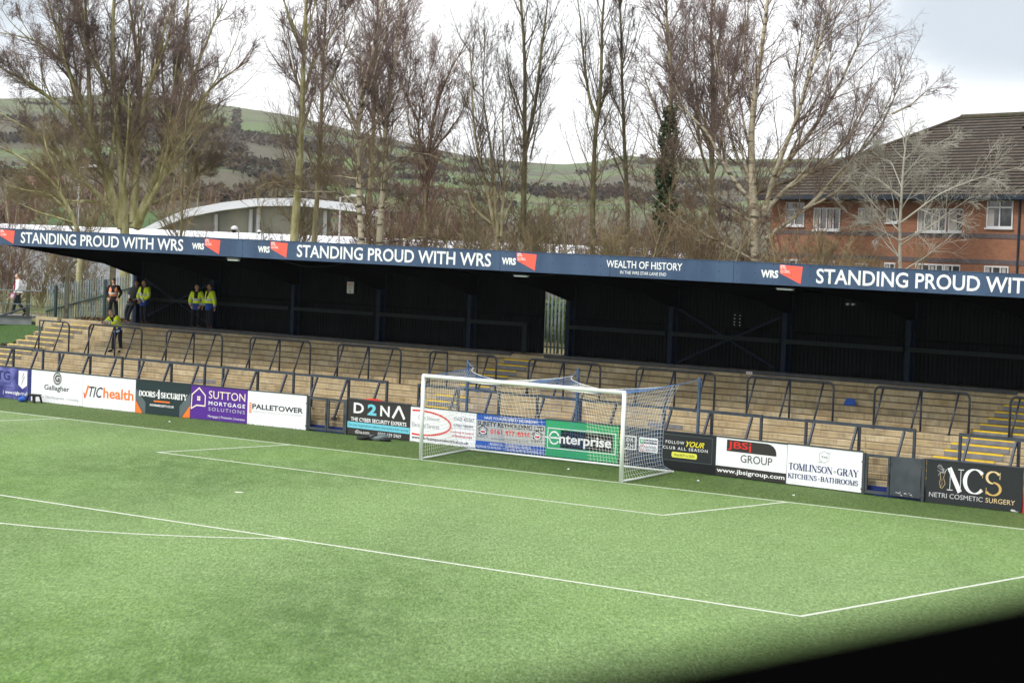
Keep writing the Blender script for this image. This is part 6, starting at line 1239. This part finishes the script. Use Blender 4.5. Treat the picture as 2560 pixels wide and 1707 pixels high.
def person(label, loc, rz, pose, outfit, skin='skin', hair='hair_dark', cap=False, extra=None, scale=1., bulk=1.):
    J = dict(STAND); J.update(pose); Q = {k: Vector(v) for k, v in J.items() if isinstance(v, tuple)}
    t = thing('person', label, 'person', loc, (0, 0, rz)); t.scale = (scale,)*3
    # body: one continuous figure with head, face and hands
    b = MB(); names = ['pel','spi','che','nec','shL','elL','wrL','shR','elR','wrR','hipL','knL','anL','toL','hipR','knR','anR','toR']
    rad = dict(pel=.12, spi=.11, che=.125, nec=.055, shL=.06, elL=.042, wrL=.03, shR=.06, elR=.042, wrR=.03, hipL=.085, knL=.055, anL=.042, toL=.03, hipR=.085, knR=.055, anR=.042, toR=.03)
    ed = [('pel','spi'),('spi','che'),('che','nec'),('che','shL'),('shL','elL'),('elL','wrL'),('che','shR'),('shR','elR'),('elR','wrR'),('pel','hipL'),('hipL','knL'),('knL','anL'),('anL','toL'),('pel','hipR'),('hipR','knR'),('knR','anR'),('anR','toR')]
    hv = Q['head']; vl = [(tuple(Q[k]), rad[k]) for k in names] + [(tuple(Q['nec'].lerp(hv, .55)), .052)]
    V, F = skin_mesh(vl, [(names.index(a), names.index(c)) for a, c in ed] + [(3, len(names))]); add_by(b, V, F, lambda c: skin)
    Rm = Matrix.Rotation(J['hyaw'], 3, 'Z') @ Matrix.Rotation(J['hpit'], 3, 'X')
    def hf(q):
        x, y, z_ = q; k = 1 - .30*max(0, -z_/.12)**1.3; x *= k; y *= (1 - .12*max(0, -z_/.12))
        if y < -.05: y -= .028*math.exp(-((x/.016)**2 + ((z_ + .012)/.022)**2)) + .006*math.exp(-((x/.03)**2 + ((z_ + .055)/.014)**2)) - .008*math.exp(-(((abs(x) - .03)/.014)**2 + ((z_ - .016)/.012)**2))
        return Rm @ Vector((x, y, z_))
    b.ball(hv, (.077, .096, .12), skin, 28, 20, hf)
    for s in (-1, 1):
        b.ball(hv + Rm @ Vector((s*.077, .01, .0)), (.012, .024, .033), skin, 8, 6, lambda q: Rm @ q); b.ball(hv + Rm @ Vector((s*.03, -.084, .016)), (.012, .007, .007), 'eye', 8, 6, lambda q: Rm @ q)
        b.ball(hv + Rm @ Vector((s*.031, -.088, .034)), (.018, .006, .005), hair, 8, 5, lambda q: Rm @ q)
    b.ball(hv + Rm @ Vector((0, -.085, -.056)), (.024, .008, .006), 'lips', 8, 6, lambda q: Rm @ q)
    for s, wr, el in ((-1, 'wrL', 'elL'), (1, 'wrR', 'elR')):
        w_ = Q[wr]; d = (w_ - Q[el]).normalized(); hd = Vector(J.get('hd' + wr[-1], tuple(d))).normalized()
        side = hd.cross(Vector((0, 1, .3))).normalized()
        if side.length < .5: side = Vector((1, 0, 0))
        nrm = side.cross(hd).normalized(); curl = J.get('curl', .5); pc = w_ + hd*.05
        b.ball(pc, (.04, .05, .05), skin, 12, 8, lambda q: side*q.x + nrm*(q.y*.4) + hd*q.z*1.1)
        for i, (off, ln_) in enumerate(((-.03, .062), (-.01, .074), (.01, .07), (.03, .055))):
            p0 = pc + side*off + hd*.035; p1 = p0 + (hd*math.cos(curl*.5) + nrm*math.sin(curl*.5)*-s)*ln_*.45; p2 = p1 + (hd*math.cos(curl*1.3) + nrm*math.sin(curl*1.3)*-s)*ln_*.35; p3 = p2 + (hd*math.cos(curl*2) + nrm*math.sin(curl*2)*-s)*ln_*.3
            b.tube([p0, p1, p2, p3], [.009, .0085, .008, .006], skin, 6)
        p0 = pc - side*.035*s - hd*.02; b.tube([p0, p0 + (-side*s*.6 + hd*.6)*.035, p0 + (-side*s*.5 + hd*1.1)*.06], [.012, .01, .008], skin, 6)
    b.build('body', t, True)
    # trousers
    tn = ['pel','hipL','knL','anL','hipR','knR','anR']; tr = dict(pel=.14, hipL=.105, knL=.078, anL=.068, hipR=.105, knR=.078, anR=.068)
    up_ = Q['pel'].lerp(Q['spi'], .35); V, F = skin_mesh([(tuple(Q[k]), tr[k]*bulk) for k in tn] + [(tuple(up_), .14*bulk)], [(0,1),(1,2),(2,3),(0,4),(4,5),(5,6),(0,7)])
    b = MB(); add_by(b, V, F, lambda c: 'trouser'); b.build('trousers', t, True)
    for s in 'LR':
        b = MB(); a_, c_ = Q['an' + s], Q['to' + s]; V, F = skin_mesh([(tuple(a_ + Vector((0, 0, -.01))), .055), (tuple(a_.lerp(c_, .5) - Vector((0, 0, .015))), .05), (tuple(c_ + (c_ - a_).normalized()*.05), .042, .03)], [(0,1),(1,2)]); add_by(b, V, F, lambda c: 'shoe'); b.build('shoe', t, True)
    # top
    low = outfit.get('length', -.10); hem = Q['pel'] + (Q['pel'] - Q['spi']).normalized()*(-low) if low > 0 else Q['pel'] + Vector((0, 0, low))
    on = ['pel','spi','che','nec','shL','elL','wrL','shR','elR','wrR']; orad = dict(pel=.165, spi=.165, che=.175, nec=.078, shL=.095, elL=.07, wrL=.056, shR=.095, elR=.07, wrR=.056); k_ = outfit.get('fit', 1)
    vl = [(tuple(Q[k] if not k.startswith('wr') else Q[k].lerp(Q['el' + k[-1]], .06)), orad[k]*(k_*bulk if k != 'nec' else 1)) for k in on] + [(tuple(hem), .18*k_*bulk)]
    V, F = skin_mesh(vl, [(0,1),(1,2),(2,3),(2,4),(4,5),(5,6),(2,7),(7,8),(8,9),(0,10)])
    SEG = [('torso', hem, Q['nec'])] + [(n_, Q[a_], Q[c_]) for n_, a_, c_ in (('ua', 'shL', 'elL'), ('fa', 'elL', 'wrL'), ('ua', 'shR', 'elR'), ('fa', 'elR', 'wrR'))]
    def cls(c):
        best = None
        for n_, a_, c_ in SEG:
            d_, tt = seg_t(c, a_, c_); d_ -= (.12 if n_ == 'torso' else .05)
            if best is None or d_ < best[0]: best = (d_, n_, tt)
        return outfit['cls'](best[1], best[2], c)
    b = MB(); add_by(b, V, F, cls); b.build(outfit['name'], t, True)
    # hair or cap
    b = MB()
    def hairf(q): z_ = q.z if q.z > -.02 or q.y > .0 else -.02; return Rm @ Vector((q.x, q.y + .012 + (.02 if q.z < .055 and q.y < -.02 else 0)*1.8, max(z_, -.045)))
    b.ball(hv + Rm @ Vector((0, .006, .022)), (.085, .102, .112), 'black' if cap else hair, 22, 14, lambda q: hairf(q) if not cap else Rm @ Vector((q.x, q.y, max(q.z, .02))))
    if cap: b.ball(hv + Rm @ Vector((0, -.12, .05)), (.06, .07, .01), 'black', 12, 5, lambda q: Rm @ q)
    b.build('cap' if cap else 'hair', t, True)
    if extra: extra(t, Q, Rm, hv)
    return t
def hv_cls(n_, tt, c):
    if n_ == 'torso' and c.y < -.02 and tt > .5 and abs(c.x) < .11*(tt - .5)/.5 + .006: return 'blackcoat'
    if n_ == 'torso': return 'workblue' if tt < .15 else 'reflective' if tt < .215 else 'workblue' if tt < .33 else 'reflective' if .50 < tt < .60 else 'trouser' if tt > .96 else 'hivis'
    if n_ == 'ua': return 'reflective' if .62 < tt < .82 else 'hivis'
    return 'hivis' if tt < .58 else 'reflective' if .68 < tt < .84 else 'workblue'
HV = dict(name='hi_vis_coat', cls=hv_cls, fit=1.06, length=-.2)
PLAT = 2.72
def z_at(x): return PLAT + tz(x) + .005
def vest_extra(t, Q, Rm, hv):
    V, F = skin_mesh([((0, .0, .98), .185), ((0, .0, 1.15), .2), ((0, .0, 1.34), .205), ((-.13, .0, 1.43), .115), ((.13, .0, 1.43), .115)], [(0,1),(1,2),(2,3),(2,4)])
    b = MB(); add_by(b, V, F, lambda c: 'blackcoat' if (c.y < 0 and abs(c.x) < .10*max(0, (c.z - 1.12))/.3 + .008) else 'reflective' if 1.12 < c.z < 1.17 else 'hivis_orange'); b.build('orange_vest', t, True)
person('person in orange vest over black coat and cap standing by the end column', (-30.0, 10.65, z_at(-30)), R(40), dict(wrL=(-.2,-.12,.95), wrR=(.2,-.12,.95), elL=(-.3,.03,1.16), elR=(.3,.03,1.16), anL=(-.15,.02,.09), anR=(.15,.02,.09), toL=(-.2,-.14,.04), toR=(.2,-.14,.04), knL=(-.14,-.02,.49), knR=(.14,-.02,.49)), dict(name='coat', cls=lambda *a: 'blackcoat', length=-.06, fit=.9), cap=True, extra=vest_extra, scale=1.0)
def grey_extra(t, Q, Rm, hv):
    b = MB(); b.box(-.045, .045, -.215, -.2, 1.0, 1.14, 'white'); b.build('badge', t); b = MB(); b.tube([(-.05, -.17, 1.4), (-.02, -.2, 1.25), (0, -.205, 1.14)], .006, 'workblue', 5); b.tube([(.05, -.17, 1.4), (.02, -.2, 1.25), (0, -.205, 1.14)], .006, 'workblue', 5); b.build('lanyard', t)
person('person in dark grey coat with white badge leaning back beside the end column', (-28.85, 10.6, z_at(-28.8)), R(15), dict(pel=(.06,-.08,.9), spi=(.1,0,1.1), che=(.14,.06,1.3), nec=(.16,.09,1.44), head=(.17,.07,1.59), shL=(-.04,.05,1.37), shR=(.32,.08,1.37), elL=(-.12,-.02,1.1), elR=(.42,.02,1.12), wrL=(-.02,-.2,.98), wrR=(.3,-.18,.98), hipL=(-.02,-.08,.87), hipR=(.15,-.08,.87), knL=(-.1,-.2,.48), knR=(.06,-.22,.48), anL=(-.14,-.16,.09), anR=(.0,-.3,.09), toL=(-.2,-.32,.04), toR=(-.05,-.46,.04), hyaw=.3), dict(name='coat', cls=lambda *a: 'greycoat', length=-.02), skin='skin_tan', extra=grey_extra)
def hv1x(t, Q, Rm, hv): b = MB(); b.box(-.05, .04, -.225, -.21, 1.12, 1.27, 'white'); b.build('badge', t)
person('person in hi vis coat with hands clasped beside the person in grey', (-28.05, 10.55, z_at(-28)), R(5), dict(wrL=(-.06,-.24,.94), wrR=(.05,-.25,.92), elL=(-.3,-.04,1.12), elR=(.3,-.04,1.12), hyaw=-.6, hdL=(.6,-.4,-.6), hdR=(-.6,-.4,-.6)), HV, skin='skin_tan', extra=hv1x, bulk=1.08)
person('person in hi vis coat with hands in pockets, left one of the pair', (-25.02, 10.55, z_at(-25)), R(32), dict(wrL=(-.19,-.15,.9), wrR=(.19,-.15,.9), elL=(-.29,.02,1.12), elR=(.29,.02,1.12), hdL=(.5,-.2,-.8), hdR=(-.5,-.2,-.8), anL=(-.2,.1,.09), toL=(-.26,-.06,.04), knL=(-.14,.02,.49)), HV, skin='skin', scale=.97)
person('person in hi vis coat with arms hanging, right one of the pair', (-24.22, 10.5, z_at(-24)), R(-15), dict(hyaw=-.3, wrL=(-.24,-.16,.88), wrR=(.3,.06,.86), elL=(-.29,.0,1.12), elR=(.31,.04,1.12)), HV, skin='skin_tan', bulk=1.08)
def lean_extra(t, Q, Rm, hv):
    b = MB(); 
    for s in (-1, 1): b.tube([hv + Rm @ Vector((s*.03 + .018*math.cos(a_), -.098, .016 + .014*math.sin(a_))) for a_ in np.linspace(0, 6.28, 9)[:-1]], .003, 'black', 4, closed=True)
    b.build('glasses', t)
person('person in hi vis coat leaning forward with forearms on the hooped barrier', (-26.45, 7.78, EZ[8] + tz(-26.4) + .005), R(4), dict(pel=(0,.10,.93), spi=(0,.03,1.11), che=(0,-.12,1.27), nec=(0,-.26,1.38), head=(0,-.35,1.51), hpit=-.05, hyaw=.25,
    shL=(-.19,-.17,1.32), shR=(.19,-.17,1.32), elL=(-.27,-.36,1.12), elR=(.27,-.36,1.12), wrL=(-.07,-.56,1.13), wrR=(.08,-.58,1.13), hdL=(.6,-.8,0), hdR=(-.6,-.8,0), hipL=(-.09,.10,.89), hipR=(.09,.10,.89), knL=(-.13,-.02,.47), knR=(.12,.08,.48), anL=(-.17,.0,.09), anR=(.14,.14,.09), toL=(-.21,-.16,.04), toR=(.17,-.02,.04)), HV, skin='skin', hair='hair_grey', extra=lean_extra)
def walk_extra(t, Q, Rm, hv):
    b = MB(); b.obox(hv + Rm @ Vector((-.09, -.03, -.01)), (.006, 0, 0), (0, .018, .0), (0, .02, .065), 'black'); b.build('phone', t)
    b = MB(); b.obox(Q['wrR'] + Vector((.03, -.05, -.1)), (.012, 0, 0), (0, .09, 0), (0, .03, .12), 'pink'); b.obox(Q['wrR'] + Vector((.045, -.05, -.1)), (.004, 0, 0), (0, .06, 0), (0, .02, .08), 'white'); b.build('programme', t)
    b = MB(); b.poly = None; b.tube([(0, -.135, 1.42), (0, -.165, 1.3), (0, -.16, 1.05)], [.018, .03, .035], 'tie', 6); b.build('tie', t)
person('person in white shirt walking along the raised walkway with a phone', (-35.62, 10.35, 2.805), R(-52), dict(head=(0,-.06,1.63), hyaw=-.1, wrL=(-.12,-.12,1.52), elL=(-.28,-.15,1.24), hdL=(.2,.2,.9), wrR=(.24,-.14,.92), elR=(.27,.04,1.13), knL=(-.09,-.16,.5), anL=(-.09,-.22,.11), toL=(-.09,-.38,.08), knR=(.09,.08,.48), anR=(.09,.36,.13), toR=(.09,.24,.04), curl=.9), dict(name='shirt', cls=lambda n_, tt, c: 'shirt', fit=.94, length=.02), hair='hair_grey', extra=walk_extra)
